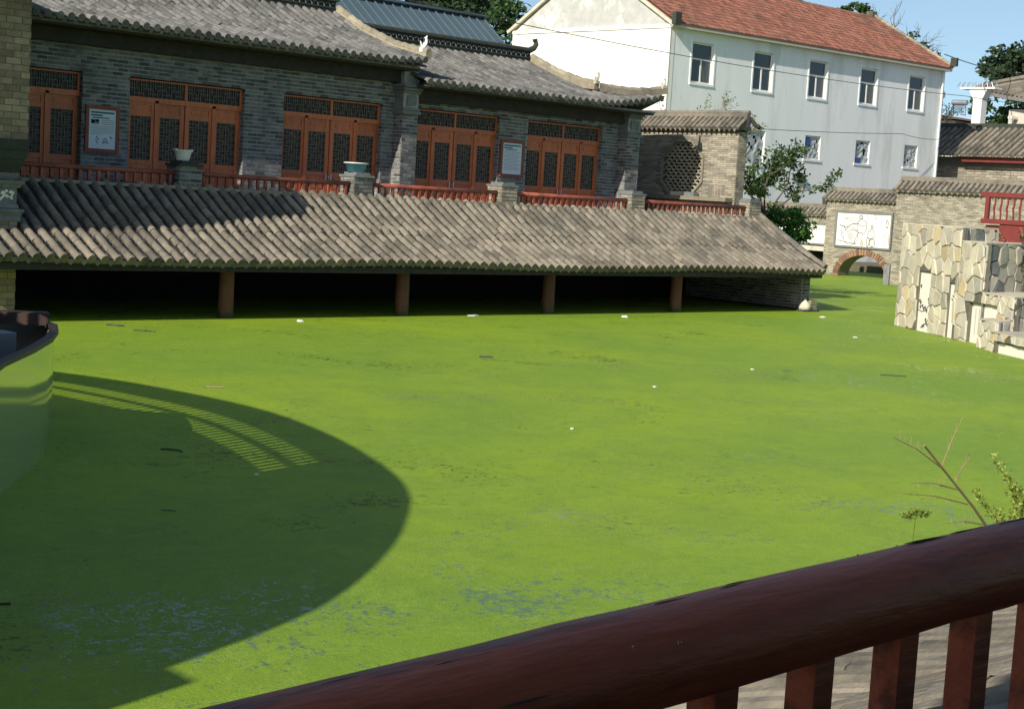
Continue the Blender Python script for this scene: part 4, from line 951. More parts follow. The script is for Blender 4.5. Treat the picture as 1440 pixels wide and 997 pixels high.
q = MB(); q.box((WX1-.1, WY0-.75, 11.95+.3), (WX1+.12, WY0-.35, 12.75)); q.build('verge_end', M['slate_dark'], rf)
q = MB(); q.box((WX0-.35, WY0-.55, 11.75), (WX0+.1, WY0-.30, 12.35)); q.build('verge_end', M['slate_dark'], rf)
def win(a, b, z0, z1, tall, k):
    zz = sh((a+b)/2); z0 += zz; z1 += zz; w_ = thing('window', (a, WY0, z0), None, None); w_.parent = wb; w_.location = Vector((a, WY0, z0))-ORG[wb]
    f = .085; q = MB(); y = WY0+.10
    q.box((a, y, z0), (a+f, y+.08, z1)); q.box((b-f, y, z0), (b, y+.08, z1)); q.box((a+f, y, z0), (b-f, y+.08, z0+f)); q.box((a+f, y, z1-f), (b-f, y+.08, z1))
    if tall: zt = z0+(z1-z0)*.60; q.box((a+f, y, zt-.05), (b-f, y+.08, zt+.05)); q.box(((a+b)/2-.05, y+.001, z0+f), ((a+b)/2+.05, y+.079, zt-.05))
    q.build('frame', M['white'], w_)
    q = MB(); q.box((a-.12, WY0-.05, z0-.11), (b+.12, WY0+.099, z0-.002)); q.box((b-.018, WY0-.0, z0), (b-.002, WY0+.098, z1))
    if tall: q.box((a-.14, WY0-.03, z0), (a-.03, WY0-.001, z1+.1)); q.box((b+.03, WY0-.03, z0), (b+.14, WY0-.001, z1+.1)); q.box((a-.03, WY0-.03, z1+.005), (b+.03, WY0-.001, z1+.1))
    q.build('surround', M['greywash'] if tall else M['white'], w_)
    if tall:
        for (xa, xb, za, zb) in ((a+f, (a+b)/2-.05, z0+f, zt-.05), ((a+b)/2+.05, b-f, z0+f, zt-.05), (a+f, b-f, zt+.05, z1-f)):
            q = MB(); q.box((xa, y+.03, za), (xb, y+.045, zb)); q.build('pane', M['curtain'] if (xa > a+.4 and (k % 2 == 0 or k == 3)) else M['window_glass'], w_)
    else:
        q = MB(); q.box((a+f, y+.04, z0+f), (b-f, y+.055, z1-f)); q.build('pane', M['glass'], w_)
        rg = random.Random(k); q = MB(); n_ = 9; G = [[(a+f+(b-a-2*f)*i/n_, y-.02+rg.uniform(-.03, .045), z0+f+(z1-z0-2*f)*j_/n_) for i in range(n_+1)] for j_ in range(n_+1)]
        for i in range(n_):
            for j_ in range(n_):
                if rg.random() < .93: q.face([G[j_][i], G[j_][i+1], G[j_+1][i+1], G[j_+1][i]])
        q.build('plastic_sheet', M['sheet'], w_)
        if k in (1, 2):
            q = MB(); q.box(*(((a+f, y-.05, z1-.55), (a+.55, y-.04, z1-f)) if k == 1 else ((a+.02, y-.06, z0-.02), (a+.65, y-.05, z0+.32)))); q.build('blue_patch', M['bluepatch'], w_)
    q = MB(); q.box((a-.1, WY0+.27, z0-.1), (b+.1, WY0+1.2, z1+.1), skip=('-y',)); q.build('dark_room', M['black'], w_)
for k, (a, b) in enumerate(upw): win(a, b, 9.1, 11.12, True, k)
for k, (a, b, c, d) in enumerate(low): win(a, b, c, d, False, k)
q = MB(); q.tube([(WX1-.35, WY0-.09, 12.0), (WX1-.35, WY0-.09, -.2)], .07, 8); q.build('downpipe', M['greywash'], wb)
q = MB(); q.tube([(70.85, WY0-.04, 4.85), (71.3, WY0-.06, 4.85), (71.9, WY0-.06, 4.82), (72.1, WY0-.04, 4.72)], [.08, .16, .16, .08], 8); q.build('wall_vent', M['slate'], wb)

# ================================================================== behind: sheet roof hall, right-hand halls, red-roofed house
mr_ = thing('sheet_roof_building', (36, 43.5, 0), 'building behind the left ridges with a blue-grey ribbed metal roof', 'building')
q = MB(); q.add([(18, 41.2, 7.62), (40.15, 41.2, 7.62), (40.15, 43.5, 9.42), (18, 43.5, 9.42), (40.15, 45.8, 7.62), (18, 45.8, 7.62)], [(0, 1, 2, 3), (3, 2, 4, 5), (0, 5, 4, 1)]); q.add([(40.1, 41.3, 7.6), (40.1, 45.7, 7.6), (40.1, 43.5, 9.36)], [(0, 1, 2)]); rr = q.build('roof', M['metalroof'], mr_)
rbm = MB(); rbm.beam((0, 41.19, 7.65), (0, 43.46, 9.43), .045, .05); ribm = rbm.mesh('rib', M['metalroof'], (0, 41.19, 7.65))
for k in range(56): put('rib', ribm, rr, (40.05-k*.4, 41.19, 7.65))
q = MB(); q.beam((18, 43.5, 9.47), (40.2, 43.5, 9.47), .4, .08); q.build('ridge_cap', M['metalroof'], mr_)
q = MB(); q.box((18, 41.6, -.3), (39.9, 45.4, 7.6)); q.build('wall', M['sand'], mr_)

hh = thing('tiled_hall', (92, 50, 0), 'low grey tiled hall beyond the white building, half in its shadow', 'building')
q = MB(); q.box((89.5, 30, -.3), (96, 58, 7.05)); q.build('wall', M['mortar_tan'], hh)
lst = []; brick_layer(None, (89.5, 54, 0), (0, -1, 0), (-1, 0, 0), 14, 5.2, 6.5, list_out=lst, bl=.5, bh=.13, j=.03, proud=.02); brick_parts(hh, lst, M['brick_tan'], 0)
q = MB(); q.box((88.7, 30, 6.72), (89.0, 51.6, 6.98)); q.build('red_eave_beam', M['redbalcony'], hh)
tile_roof(hh, 0, 26, [(0, 7.15), (3.4, 9.0)], .42, .5, .13, M['tile'], frame=lambda x, y, z: Vector((88.4+y, 56-x, z)), eave_parts=True)
q = MB(); q.box((91.6, 30, 8.9), (92.0, 56.2, 9.28)); q.build('ridge', M['slate_dark'], hh)
q = MB(); q.face([(92, 30, 9.0), (92, 56, 9.0), (96.3, 56, 7.0), (96.3, 30, 7.0)]); q.build('back_slope', M['tile'], hh)

pv = thing('upswept_pavilion', (114, 58, 0), 'pavilion with upswept tiled eave at the far right edge', 'building')
q = MB(); q.box((108.6, 50, -.3), (120, 59.6, 11.5)); q.build('wall', M['sand'], pv)
def pe(t): return 11.75+1.1*max(0, (t-.3)/.7)**2
q = MB(); NP = 14; E0, E1 = Vector((107.2, 47, 0)), Vector((107.4, 61.6, 0)); prev = None
rows = []
for i in range(NP+1):
    t = i/NP; p = E0.lerp(E1, t); z = pe(t); rows.append([p+Vector((0, 0, z)), p+Vector((1.4, -.3*t, z+.35)), p+Vector((3.2, -1.6*t, max(z+.9, 13.0))), p+Vector((5.2, -4.0*t, 14.6))])
for a, b in zip(rows, rows[1:]):
    for k in range(3): q.face([a[k], b[k], b[k+1], a[k+1]])
    q.face([a[0]-Vector((0, 0, .25)), a[0], b[0], b[0]-Vector((0, 0, .25))]); q.face([a[0]-Vector((0, 0, .25)), b[0]-Vector((0, 0, .25)), b[1]-Vector((0, 0, .6)), a[1]-Vector((0, 0, .6))])
c0 = rows[-1]; q.face([c0[0], c0[1], c0[2], c0[3], (120, 58, 14.6), (120, 61.3, 11.9)]); q.build('roof', M['tile_far'], pv)
q = MB()
for i in range(44):
    t = i/43; p = E0.lerp(E1, t); z = pe(t); q.tube([p+Vector((-.02, 0, z+.08)), p+Vector((1.4, -.3*t, z+.43)), p+Vector((3.2, -1.6*t, max(z+.9, 13.0)+.08))], .12, 6, tone=rnd(.05, .95))
q.tube([rows[-1][0]+Vector((-.1, .05, .15)), rows[-1][1]+Vector((0, 0, .25)), rows[-1][2]+Vector((0, 0, .25)), rows[-1][3]+Vector((0, 0, .2))], .2, 6)
q.build('roof_tiles', M['tile'], pv, kind='stuff')
q = MB(); q.box((107.6, 58.8, 10.75), (109.5, 59.1, 10.95)); q.build('eave_lamp', M['white'], pv)

wp = thing('white_post', (98, 56, 0), 'white concrete post with a bracketed flat top above the tiled hall', 'post')
q = MB(); wx, wy = 98.0, 56.0; q.box((wx-.35, wy-.33, -.3), (wx+.35, wy+.33, 11.3)); q.add([(wx-.35, wy-.33, 11.301), (wx+.35, wy-.33, 11.301), (wx+.35, wy+.33, 11.301), (wx-.35, wy+.33, 11.301), (wx-.4, wy-.7, 12.0), (wx+.4, wy-.7, 12.0), (wx+.4, wy+.7, 12.0), (wx-.4, wy+.7, 12.0)], [(0,3,2,1),(4,5,6,7),(0,1,5,4),(1,2,6,5),(2,3,7,6),(3,0,4,7)]); q.build('shaft', M['white'], wp)
q = MB(); q.box((wx-.5, wy-1.3, 12.001), (wx+.5, wy+1.3, 12.12)); q.build('slab', M['white'], wp)
q = MB()
for k in range(8): q.tube([(wx, wy-1.3+k*.4, 12.12), (wx, wy-1.1+k*.35, 12.5)], .03, 5); q.tube([(wx, wy-1.0+k*.4, 12.2), (wx, wy-1.2+k*.4, 12.5)], .03, 5)
q.build('metal_cresting', M['steel'], wp)

rh = thing('red_roofed_house', (118, 74, 0), 'small red-tiled house with broken white gable beyond the tiled hall', 'building')
q = MB(); q.prism([(112, 66), (128, 66), (128, 80), (112, 80)], -.3, 10.9); q.build('wall', M['whitewash'], rh)
q = MB(); q.add([(111, 65.5, 10.95), (111, 79, 12.7), (120, 79, 12.9), (130, 65.5, 10.95), (111, 79, 10.95), (130, 79, 10.95)], [(0, 3, 2, 1), (0, 1, 4), (1, 2, 5, 4), (3, 5, 2)]); q.build('roof', M['redtile'], rh)
q = MB(); q.box((110.2, 71.1, 8), (110.8, 72.2, 13.0)); q.build('chimney', M['sand'], rh)
q = MB(); q.prism([(109.6, 70.0), (111.2, 70.0), (111.2, 76.5), (109.6, 76.5)], -.3, 10.7); q.add([(109.5, 70.2, 10.701), (109.5, 76.5, 10.701), (109.5, 74.5, 12.0), (110.9, 70.2, 10.701), (110.9, 76.5, 10.701), (110.9, 74.5, 12.0)], [(0, 2, 1), (3, 4, 5), (0, 3, 5, 2), (2, 5, 4, 1)]); q.build('gable', M['whitewash'], rh)
def heater(x, y, z, s, label):
    t = thing('solar_water_heater', (x, y, z), label, 'water heater', 'solar water heaters on the red roof')
    q = MB(); q.tube([(x, y+1.1*s, z+1.75*s), (x, y-1.1*s, z+1.7*s)], .36*s, 12); q.build('tank', M['steel'], t, smooth=False)
    q = MB()
    for yy in (-.9, .9):
        q.beam((x+.1, y+yy*s, z), (x, y+yy*s, z+1.5*s), .09*s, .09*s); q.beam((x-1.0*s, y+yy*s, z), (x, y+yy*s, z+1.4*s), .09*s, .09*s); q.beam((x-1.0*s, y+yy*s, z+.05), (x+.1, y+yy*s, z+.05), .07, .07)
    q.build('stand', M['steel'], t)
    q = MB()
    for k in range(9): q.tube([(x-1.1*s, y+(-.8+.2*k)*s, z+.1), (x-.15*s, y+(-.8+.2*k)*s, z+1.5*s)], .045*s, 5)
    q.build('tubes', M['glass'], t)
heater(117.2, 71.3, 11.9, .85, 'larger, nearer solar water heater on the red roof')
heater(118.4, 69.5, 11.75, .62, 'smaller solar water heater, right of the larger one')

# overhead wires
def wire(pts, sag_, r, label):
    q = MB(); P_ = []
    for a, b in zip(pts, pts[1:]):
        a, b = Vector(a), Vector(b); n = 14
        for k in range(n+(1 if b == Vector(pts[-1]) else 0)):
            t = k/n; P_.append(a.lerp(b, t)-Vector((0, 0, 4*sag_*t*(1-t))))
    q.tube(P_, r, 5); o = q.build('overhead_wire', M['ink'], None, loc=P_[0]); tag(o, label, 'wire', 'overhead wires'); return o
wire([(24, 40.5, 9.6), (79, 46, 9.9), (130, 60, 14)], .55, .016, 'thin wire crossing the white gable and facade below the upper windows')
wire([(55.3, 47, 6.7), (80, 50.5, 7.85), (85.5, 51.2, 7.9)], .12, .016, 'thin wire running along the white facade above its lower windows')
wire([(84, 50.6, 12.8), (150, 76, 19.0)], .9, .03, 'double-thick wire leaving the white building eave across the sky')

# ================================================================== viewer's side: gallery, log rail, tiles below
vg = thing('viewing_gallery', (0, -2, 1.4), 'dark timber gallery the view is taken from, with its balustrade in the foreground', 'building')
q = MB(); q.box((-12, -6, 5.0), (9, .42, 5.2)); q.build('roof', M['eave'], vg)
q = MB(); q.box((-12, -6, 1.2), (9, 1.28, 1.38)); q.build('floor', M['eave'], vg)
q = MB(); q.box((-12, -6.2, -.6), (9, -6, 5.0)); q.build('back_wall', M['brick_dark'], vg)
q = MB(); q.box((-12, -5.9, -.6), (9, 1.2, 1.19)); q.build('lower_storey', M['brick_dark'], vg)
fr = thing('foreground_balustrade', (2, 1.15, 1.4), 'thick dark red log handrail with square balusters right in the foreground', 'balustrade')
q = MB(); rg = random.Random(4); pts = []; rs = []
for k in range(60):
    x = -2+k*.13; pts.append((x, 1.15+.004*sin(x*2.1)+rg.uniform(-.0012, .0012), 2.489-(.022*(max(0, 2.3-x)/1.3)**1.3)+rg.uniform(-.0008, .0008))); rs.append(.0622+.001*sin(x*3)+rg.uniform(-.0007, .0007))
q.tube(pts, rs, 40); lg = q.build('handrail', M['log'] if 'log' in M else M['darkred'], fr, smooth=True)
q = MB()
for k in range(22):
    x = rg.uniform(.3, 3.3); an = rg.uniform(-.25, -.02); L_ = rg.uniform(.03, .14); zz = 2.489-(.022*(max(0, 2.3-x)/1.3)**1.3)
    q.tube([(x+L_*t, 1.15-.0622*sin(an+.04*t*rg.uniform(-1, 1)), zz+.0622*cos(an)) for t in (0, .3, .7, 1)], [.0004, .0013, .0011, .0004], 5)
q.build('chipped_edge', M['ink'], fr, kind='stuff')
# long drying checks and chipped upper edge of the log, as slightly raised splinters
q = MB()
for k in range(26):
    x = rg.uniform(.4, 3.2); an = rg.choice([rg.uniform(1.0, 1.25), rg.uniform(1.9, 3.1)]); L_ = rg.uniform(.05, .28)
    p = [(x+L_*t, 1.15-cos(an-.6)*0+(-.0605)*sin(an-.9), 2.489-(.022*(max(0, 2.3-x)/1.3)**1.3)+.0605*cos(an-.9)) for t in (0, .3, .7, 1)]
    q.tube(p, [.0004, .0014, .0012, .0004], 4)
q.build('splinters', M['ink'], fr, kind='stuff')
q = MB()
for k in range(70):
    x = rg.uniform(.3, 3.4); an = rg.uniform(.1, 2.6); zc = 2.489-(.022*(max(0, 2.3-x)/1.3)**1.3); p = Vector((x, 1.15-.0600*sin(an-.6), zc+.0600*cos(an-.6))); e = rg.uniform(.0006, .0016)
    q.obox(p, (e*rg.uniform(1, 2.5), 0, 0), (0, e*2, 0), (0, 0, e*2))
q.build('dust_specks', M['lichen'], fr, kind='stuff')
bq = MB(); bq.box((-.022, -.022, 0), (.022, .022, 1.0)); bqm = bq.mesh('baluster', M['darkred'])
for k in range(-6, 12): put('baluster', bqm, fr, (1.508+k*.205, 1.152, 1.44), (0, 0, rg.uniform(-.05, .05)))
q = MB(); q.box((-2, 1.10, 1.385), (6, 1.20, 1.45)); q.build('bottom_rail', M['darkred'], fr)
vr = thing('lower_tile_roof', (4, 2.4, 1.2), 'grey tiled lean-to roof seen between the foreground balusters', 'roof')
tile_roof(vr, -9, 4, [(0, 1.20), (1.05, 1.52), (2.15, 2.05)], .24, .28, .075, M['tile'], indiv=300, frame=lambda x, y, z: Vector((-x, 3.5-y, z)))
q = MB(); q.box((-4, 3.38, 1.02), (9, 3.5, 1.15)); q.build('eave_board', M['fascia'], vr)

# ================================================================== raised curved terrace (outside the frame, left) that throws the shadow
ct = thing('curved_terrace', (0, 14, 0), 'curved brick terrace with timber lattice railing, left of the view', 'terrace')
ZT = 3.8; kx, ky = 1/.61, .235/.61
shp = [(9.6, 25.6), (10.7, 23.2), (11.35, 21.32), (11.85, 19.63), (12.06, 17.2), (11.69, 15.18), (11.0, 13.3), (10.2, 11.8), (9.05, 10.5), (7.9, 9.5), (6.84, 8.78), (5.95, 8.39), (5.14, 8.12), (5.13, 7.80), (4.31, 7.70), (2.5, 7.4)]
cv = [(x-ZT*kx, y-ZT*ky) for x, y in shp]
def smooth_poly(P):
    out = []
    for i in range(len(P)-1):
        p0, p1, p2, p3 = P[max(i-1, 0)], P[i], P[i+1], P[min(i+2, len(P)-1)]
        for k in range(5):
            t = k/5; out.append(tuple(.5*((2*b)+(-a+c)*t+(2*a-5*b+4*c-d)*t*t+(-a+3*b-3*c+d)*t**3) for a, b, c, d in zip(p0, p1, p2, p3)))
    return out+[P[-1]]
cs = smooth_poly(cv[:12])+cv[12:]
q = MB(); q.prism(cs+[(-8, cv[-1][1]), (-16, 8), (-16, 25)], -.6, 2.79); q.build('terrace_wall', M['brick_dark'], ct)
q = MB(); q.box((-14, 9, 2.795), (-4.5, 22, 7.3)); q.build('sky_blocker', M['brick_dark'], ct)  # added unseen block, cuts sky light to deepen the shade at the left
def band(mb, pts, z0, z1, th):
    for a, b in zip(pts, pts[1:]):
        A_, B_ = Vector((*a, (z0+z1)/2)), Vector((*b, (z0+z1)/2)); d = (B_-A_); 
        if d.length < 1e-5: continue
        s_ = d.cross(Vector((0, 0, 1))).normalized(); mb.obox((A_+B_)/2, d*1.04, s_*th, Vector((0, 0, z1-z0)))
q = MB(); band(q, cs, 3.34, 3.8, .05); q.build('railing_panel', M['redwood'], ct)
ilast = 30
q = MB(); band(q, cs[:ilast], 3.03, 3.10, .05); q.build('mid_rail', M['redwood'], ct)
q = MB(); band(q, cs[ilast-1:], 2.79, 3.34, .05); q.build('solid_panel', M['redwood'], ct)
acc = 0; bm_ = MB(); bm_.box((-.035, -.035, 0), (.035, .035, .55)); bmm = bm_.mesh('baluster', M['redwood']); nxt = 0
for a, b in zip(cs[:ilast], cs[1:ilast]):
    a, b = Vector((*a, 2.79)), Vector((*b, 2.79)); l = (b-a).length; 
    while nxt < acc+l: put('baluster', bmm, ct, a.lerp(b, (nxt-acc)/l), (0, 0, math.atan2(b.y-a.y, b.x-a.x))); nxt += .155
    acc += l

# ================================================================== moored boat
bt = thing('moored_boat', (7.5, 16.5, 0), 'moored flat-decked boat with glossy green-grey hull and maroon deck at the left edge', 'boat')
stb = [(5.2, 11.6), (6.2, 13.1), (7.05, 14.32), (7.81, 15.24), (8.42, 16.05), (8.86, 16.75), (9.14, 17.3), (9.2, 17.6)]
bow = [(8.75, 18.1), (8.2, 19.1)]
port = [(6.3, 21.2), (5.4, 19.6), (4.4, 17.8), (3.2, 15.6), (2.2, 13.6)]
rim = stb+bow+port; cen = Vector((6.3, 16.4, 0))
def inset(P, f): return [(cen.x+(x-cen.x)*f, cen.y+(y-cen.y)*f) for x, y in P]
wl = inset(rim, .994); n = len(rim)
def rz(i): return 1.10 if i < 8 else 1.2
q = MB(); vs = [(x, y, -.25) for x, y in inset(rim, .98)]+[(x, y, .02) for x, y in wl]+[(x, y, .6) for x, y in inset(rim, .999)]+[(x, y, rz(i)) for i, (x, y) in enumerate(rim)]
q.add(vs, [(r_*n+i, r_*n+(i+1) % n, (r_+1)*n+(i+1) % n, (r_+1)*n+i) for r_ in range(3) for i in range(n)]); q.build('hull', M['hull'], bt, smooth=True)
q = MB(); q.prism(inset(rim, .97), .55, .72); q.build('deck', M['deck'], bt)
q = MB()
R_ = [Vector((x, y, rz(i))) for i, (x, y) in enumerate(rim)]
for i in range(n): q.beam(R_[i]+Vector((0, 0, .01)), R_[(i+1) % n]+Vector((0, 0, .01)), .09, .05)
q.build('gunwale', M['trim'], bt)
q = MB(); q.beam((9.2, 17.5, 1.17), (5.3, 19.55, 1.17), .16, .13); q.beam((9.2, 17.55, 1.235), (5.3, 19.6, 1.235), .2, .02); q.build('cross_beam', M['trim'], bt)
q = MB(); q.prism([(8.7, 17.85), (8.1, 19.0), (6.1, 20.3), (5.5, 19.5)], 1.12, 1.17); q.build('bow_platform', M['deck'], bt)
q = MB(); q.prism([(8.6, 17.95), (8.15, 18.8), (7.85, 18.9), (8.2, 18.1)], 1.171, 1.176); q.build('pale_patch', M['sheet'], bt)  # thin pale patch laid on the bow platform
q = MB(); q.beam((8.3, 19.05, 1.24), (6.1, 20.4, 1.24), .10, .07); q.build('bow_rail', M['trim'], bt)
q = MB(); q.box((8.35, 17.0, .73), (8.55, 17.3, 1.08)); q.build('rib_post', M['steel'], bt)
q = MB(); q.prism([(8.2, 16.7), (7.4, 15.65), (5.6, 16.6), (6.4, 17.7)], .721, .86); q.build('bench', M['deck'], bt)
q = MB(); rg = random.Random(8); n_ = 12; G = [[(6.3+1.9*i/n_-.55*j_/n_+.0, 16.55-.0*i+ .95*i/n_*.15+ j_/n_*.8, .88+rg.uniform(0, .07)) for i in range(n_+1)] for j_ in range(n_+1)]
for i in range(n_):
    for j_ in range(n_): q.face([G[j_][i], G[j_][i+1], G[j_+1][i+1], G[j_+1][i]])
q.build('crumpled_tarp', M['sheet'], bt)

bt.location = (7.5-.52, 16.5-1.15, .12)

# ================================================================== vegetation
def leaves(mb, c, rad, n, s_, rg, flat=.6):
    for _ in range(n):
        while True:
            p = Vector((rg.uniform(-1, 1), rg.uniform(-1, 1), rg.uniform(-1, 1)))
            if p.length < 1: break
        p = Vector((p.x*rad, p.y*rad, p.z*rad*flat))+c
        d = Vector((rg.gauss(0, 1), rg.gauss(0, 1), rg.gauss(-.3, .6))).normalized(); u = d.cross(Vector((rg.gauss(0, 1), rg.gauss(0, 1), rg.gauss(0, 1)))).normalized()
        a = s_*rg.uniform(.7, 1.3); t = rg.uniform(.01, .99)
        mb.face([p-d*a*.5, p+u*a*.26, p+d*a*.5, p-u*a*.26], t)
def tree(name, label, base, crown_c, rads, nclump, nleaf, ls, m, seed, limbs=7, trunk_r=.18, clump=.28, group=None, cat='tree', bark='bark', fill=1.):
    rg = random.Random(seed); base = Vector(base); cc = Vector(crown_c); rx, ry, rz_ = rads
    t = thing(name, base, label, cat, group)
    q = MB(); top = cc+Vector((0, 0, -.2*rz_)); mid = base.lerp(top, .5)+Vector((rg.uniform(-.2, .2), rg.uniform(-.2, .2), 0))
    q.tube([base-Vector((0, 0, .3)), mid, top], [trunk_r, trunk_r*.75, trunk_r*.5], 8)
    q.build('trunk', M[bark], t)
    pts = []
    for k in range(nclump):
        while True:
            p = Vector((rg.uniform(-1, 1), rg.uniform(-1, 1), rg.uniform(-1, 1)))
            if p.length < 1 and p.length > .35*(rg.random()): break
        p *= fill; pts.append(Vector((p.x*rx, p.y*ry, p.z*rz_))+cc)
    tips = rg.sample(pts, min(limbs, len(pts)))
    for p in tips:
        q = MB(); s0 = base.lerp(top, rg.uniform(.55, 1)); m_ = s0.lerp(p, .5)+Vector((0, 0, .1*rz_)); q.tube([s0, m_, p], [trunk_r*.4, trunk_r*.25, trunk_r*.08], 5); q.build('limb', M[bark], t)
    q = MB(); r0 = clump*(rx+ry+rz_)/3
    for p in pts: leaves(q, p, r0*rg.uniform(.6, 1.3), nleaf, ls, rg)
    if q.v: q.build('crown', m, t, kind='stuff')
    return t
def branchy(t, base, dirs, rg, L, r, m_bark, leafm=None, ls=.1, depth=3, nl=6, name='branch'):
    lm = MB()
    for d in dirs:
        q = MB()
        def grow(p, d, L, r, dep):
            pts = [p]; dd = Vector(d).normalized()
            for k in range(4):
                dd = (dd+Vector((rg.gauss(0, .14), rg.gauss(0, .14), rg.gauss(.03, .12)))).normalized(); pts.append(pts[-1]+dd*L/4)
            q.tube(pts, [r, r*.85, r*.7, r*.5, r*.3], 5, caps=False)
            if leafm is not None and dep <= 1:
                for pp in pts[1:]: leaves(lm, pp, ls*1.6, nl, ls, rg, .7)
            if dep > 0:
                for k in range(3):
                    pp = pts[rg.choice([2, 3, 4])]; nd = (dd+Vector((rg.gauss(0, .55), rg.gauss(0, .55), rg.gauss(.1, .4)))).normalized(); grow(pp, nd, L*.62, r*.55, dep-1)
        grow(Vector(base), Vector(d), L, r, depth)
        q.build(name, M[m_bark], t)
    if leafm is not None: lm.build('foliage', leafm, t, kind='stuff')
rg = random.Random(21)
t1 = thing('slender_tree', (44.3, 33.0, .3), 'sparse dark-leaved tree reaching past the octagon wall towards the white facade', 'tree')
q = MB(); q.tube([(44.3, 33.0, -.5), (44.5, 33.1, 1.5), (44.4, 33.2, 3.0)], [.12, .1, .08], 8); q.build('trunk', M['bark'], t1)
branchy(t1, (44.4, 33.2, 2.7), [(.5, -.45, .9), (.1, .1, 1.2), (.25, .5, 1.1), (.65, -.7, .75), (-.2, .5, 1.0), (.1, .9, .9)], rg, 1.55, .045, 'bark', M['leaf'], .16, 2, 9)
tree('leafy_bush', 'dense bright green bush hanging over the right end of the porch roof', (44.6, 32.9, -.3), (44.7, 32.75, 2.35), (.95, .95, .95), 60, 70, .14, M['leaf_bright'], 5, 5, .06, .34, cat='bush')
tree('leafy_bush', 'yellow-green bush between the octagon wall corner and the last terrace post', (42.6, 32.4, -.3), (42.6, 32.4, 3.3), (.45, .45, .6), 16, 50, .12, M['weed'], 6, 3, .05, .4, cat='bush')
t2 = thing('feathery_shrub', (43.5, 35.6, .3), 'pale feathery shrub tops showing above the coping of the octagonal window wall', 'shrub')
branchy(t2, (43.6, 35.6, 4.6), [(.3, -.6, 1), (0, .1, 1), (-.3, .7, 1), (.2, -.2, 1.1), (.4, -1.1, .8), (-.3, .3, 1.1)], rg, 1.45, .02, 'twig', M['leaf_pale'], .09, 2, 4)
q = MB(); q.tube([(43.5, 35.6, -.4), (43.6, 35.6, 4.7)], [.06, .03], 6); q.build('stem', M['bark'], t2)
ft = thing('flowering_plant', (44.3, 31.9, 1.6), 'small plant with a yellow bloom in front of the smaller mural', 'plant')
q = MB(); leaves(q, Vector((44.3, 31.9, 1.75)), .4, 160, .13, rg); q.build('foliage', M['leaf_dark'], ft, kind='stuff')
q = MB(); q.lathe((43.9, 31.95, 1.95), [(0, -.08), (.11, -.02), (.12, .05), (.05, .1), (0, .08)], 8); q.build('bloom', M['stone_ochre'], ft)
q = MB(); q.tube([(44.3, 31.9, -.5), (44.3, 31.9, 1.7)], [.03, .02], 5); q.build('stem', M['bark'], ft)

tree('dark_tree', 'dark evergreen crown above the blue-grey metal roof, left', (48.8, 56.3, 0), (48.8, 57.0, 10.9), (3.0, 3.0, 2.0), 70, 60, .38, M['leaf_dark'], 31, 8, .3, .30)
tree('tall_tree', 'tall light-green tree behind the left slope of the white gable', (60.5, 68.5, 0), (61.5, 67.6, 10.8), (4.4, 3.6, 4.4), 120, 70, .42, M['leaf'], 32, 10, .4, .26)
tree('dark_tree', 'small dark treetop between the metal roof and the tall tree', (57.0, 63.6, 0), (57.0, 63.6, 11.1), (1.4, 1.4, .8), 22, 50, .32, M['leaf_dark'], 33, 4, .2, .34)
tree('treetop', 'small rounded green treetop over the red roof ridge', (91.5, 62.2, 0), (91.5, 62.2, 16.2), (1.35, 1.35, 1.0), 30, 50, .34, M['leaf'], 34, 4, .2, .34)
tree('treetop', 'low green treetop behind the red roof ridge near the top edge', (86, 65.8, 0), (86, 65.6, 16.7), (2.6, 2.2, .8), 30, 50, .34, M['leaf_pale'], 35, 4, .2, .34)
tree('conifer', 'broad dark green tree rising behind the upswept pavilion', (118, 65, 0), (118.5, 63.2, 15.2), (4.0, 4.0, 2.3), 110, 60, .5, M['leaf_dark'], 36, 9, .4, .26)
tree('leafy_bush', 'green bushes between the white post and the pavilion wall', (112.5, 62.5, 0), (112.5, 62.6, 10.6), (2.2, 2.6, 2.4), 60, 60, .4, M['leaf'], 37, 4, .2, .3, cat='bush')
tree('leafy_bush', 'dark bush beside the far corner of the white building', (108, 67.2, 0), (108, 67.2, 10.6), (1.2, 1.0, 1.2), 18, 50, .35, M['leaf_dark'], 38, 4, .2, .32, cat='bush')
dt = thing('bare_tree', (98.5, 63.8, 0), 'leafless grey tree with fine crooked branches over the red roof', 'tree')
q = MB(); q.tube([(98.5, 63.8, -.4), (98.4, 63.9, 8), (98.3, 63.9, 13.6)], [.3, .22, .16], 8); q.build('trunk', M['deadwood'], dt)
branchy(dt, (98.3, 63.9, 13.2), [(-.5, .6, 1), (.1, -.1, 1.2), (.5, -.6, 1), (.8, -1.0, .6), (-.8, 1.0, 1)], rg, 2.6, .09, 'deadwood', None, .2, 3)
q = MB()
for p in ((99.9, 62.0, 15.3), (100.4, 61.4, 14.7), (99.6, 62.6, 16.0), (100.9, 61.0, 14.0)): leaves(q, Vector(p), .55, 60, .28, rg)
q.build('foliage', M['leaf_dark'], dt, kind='stuff')
dt2 = thing('thin_tree', (100.5, 60.3, 0), 'thin twiggy tree peeking out past the right corner of the white building', 'tree')
q = MB(); q.tube([(100.5, 60.3, -.4), (100.6, 60.4, 9.5)], [.16, .08], 6); q.build('trunk', M['deadwood'], dt2)
branchy(dt2, (100.6, 60.4, 9.0), [(.1, -.1, 1), (.15, -.2, 1.1), (0, .3, 1.2)], rg, 1.9, .05, 'deadwood', M['leaf_dark'], .2, 1, 4)

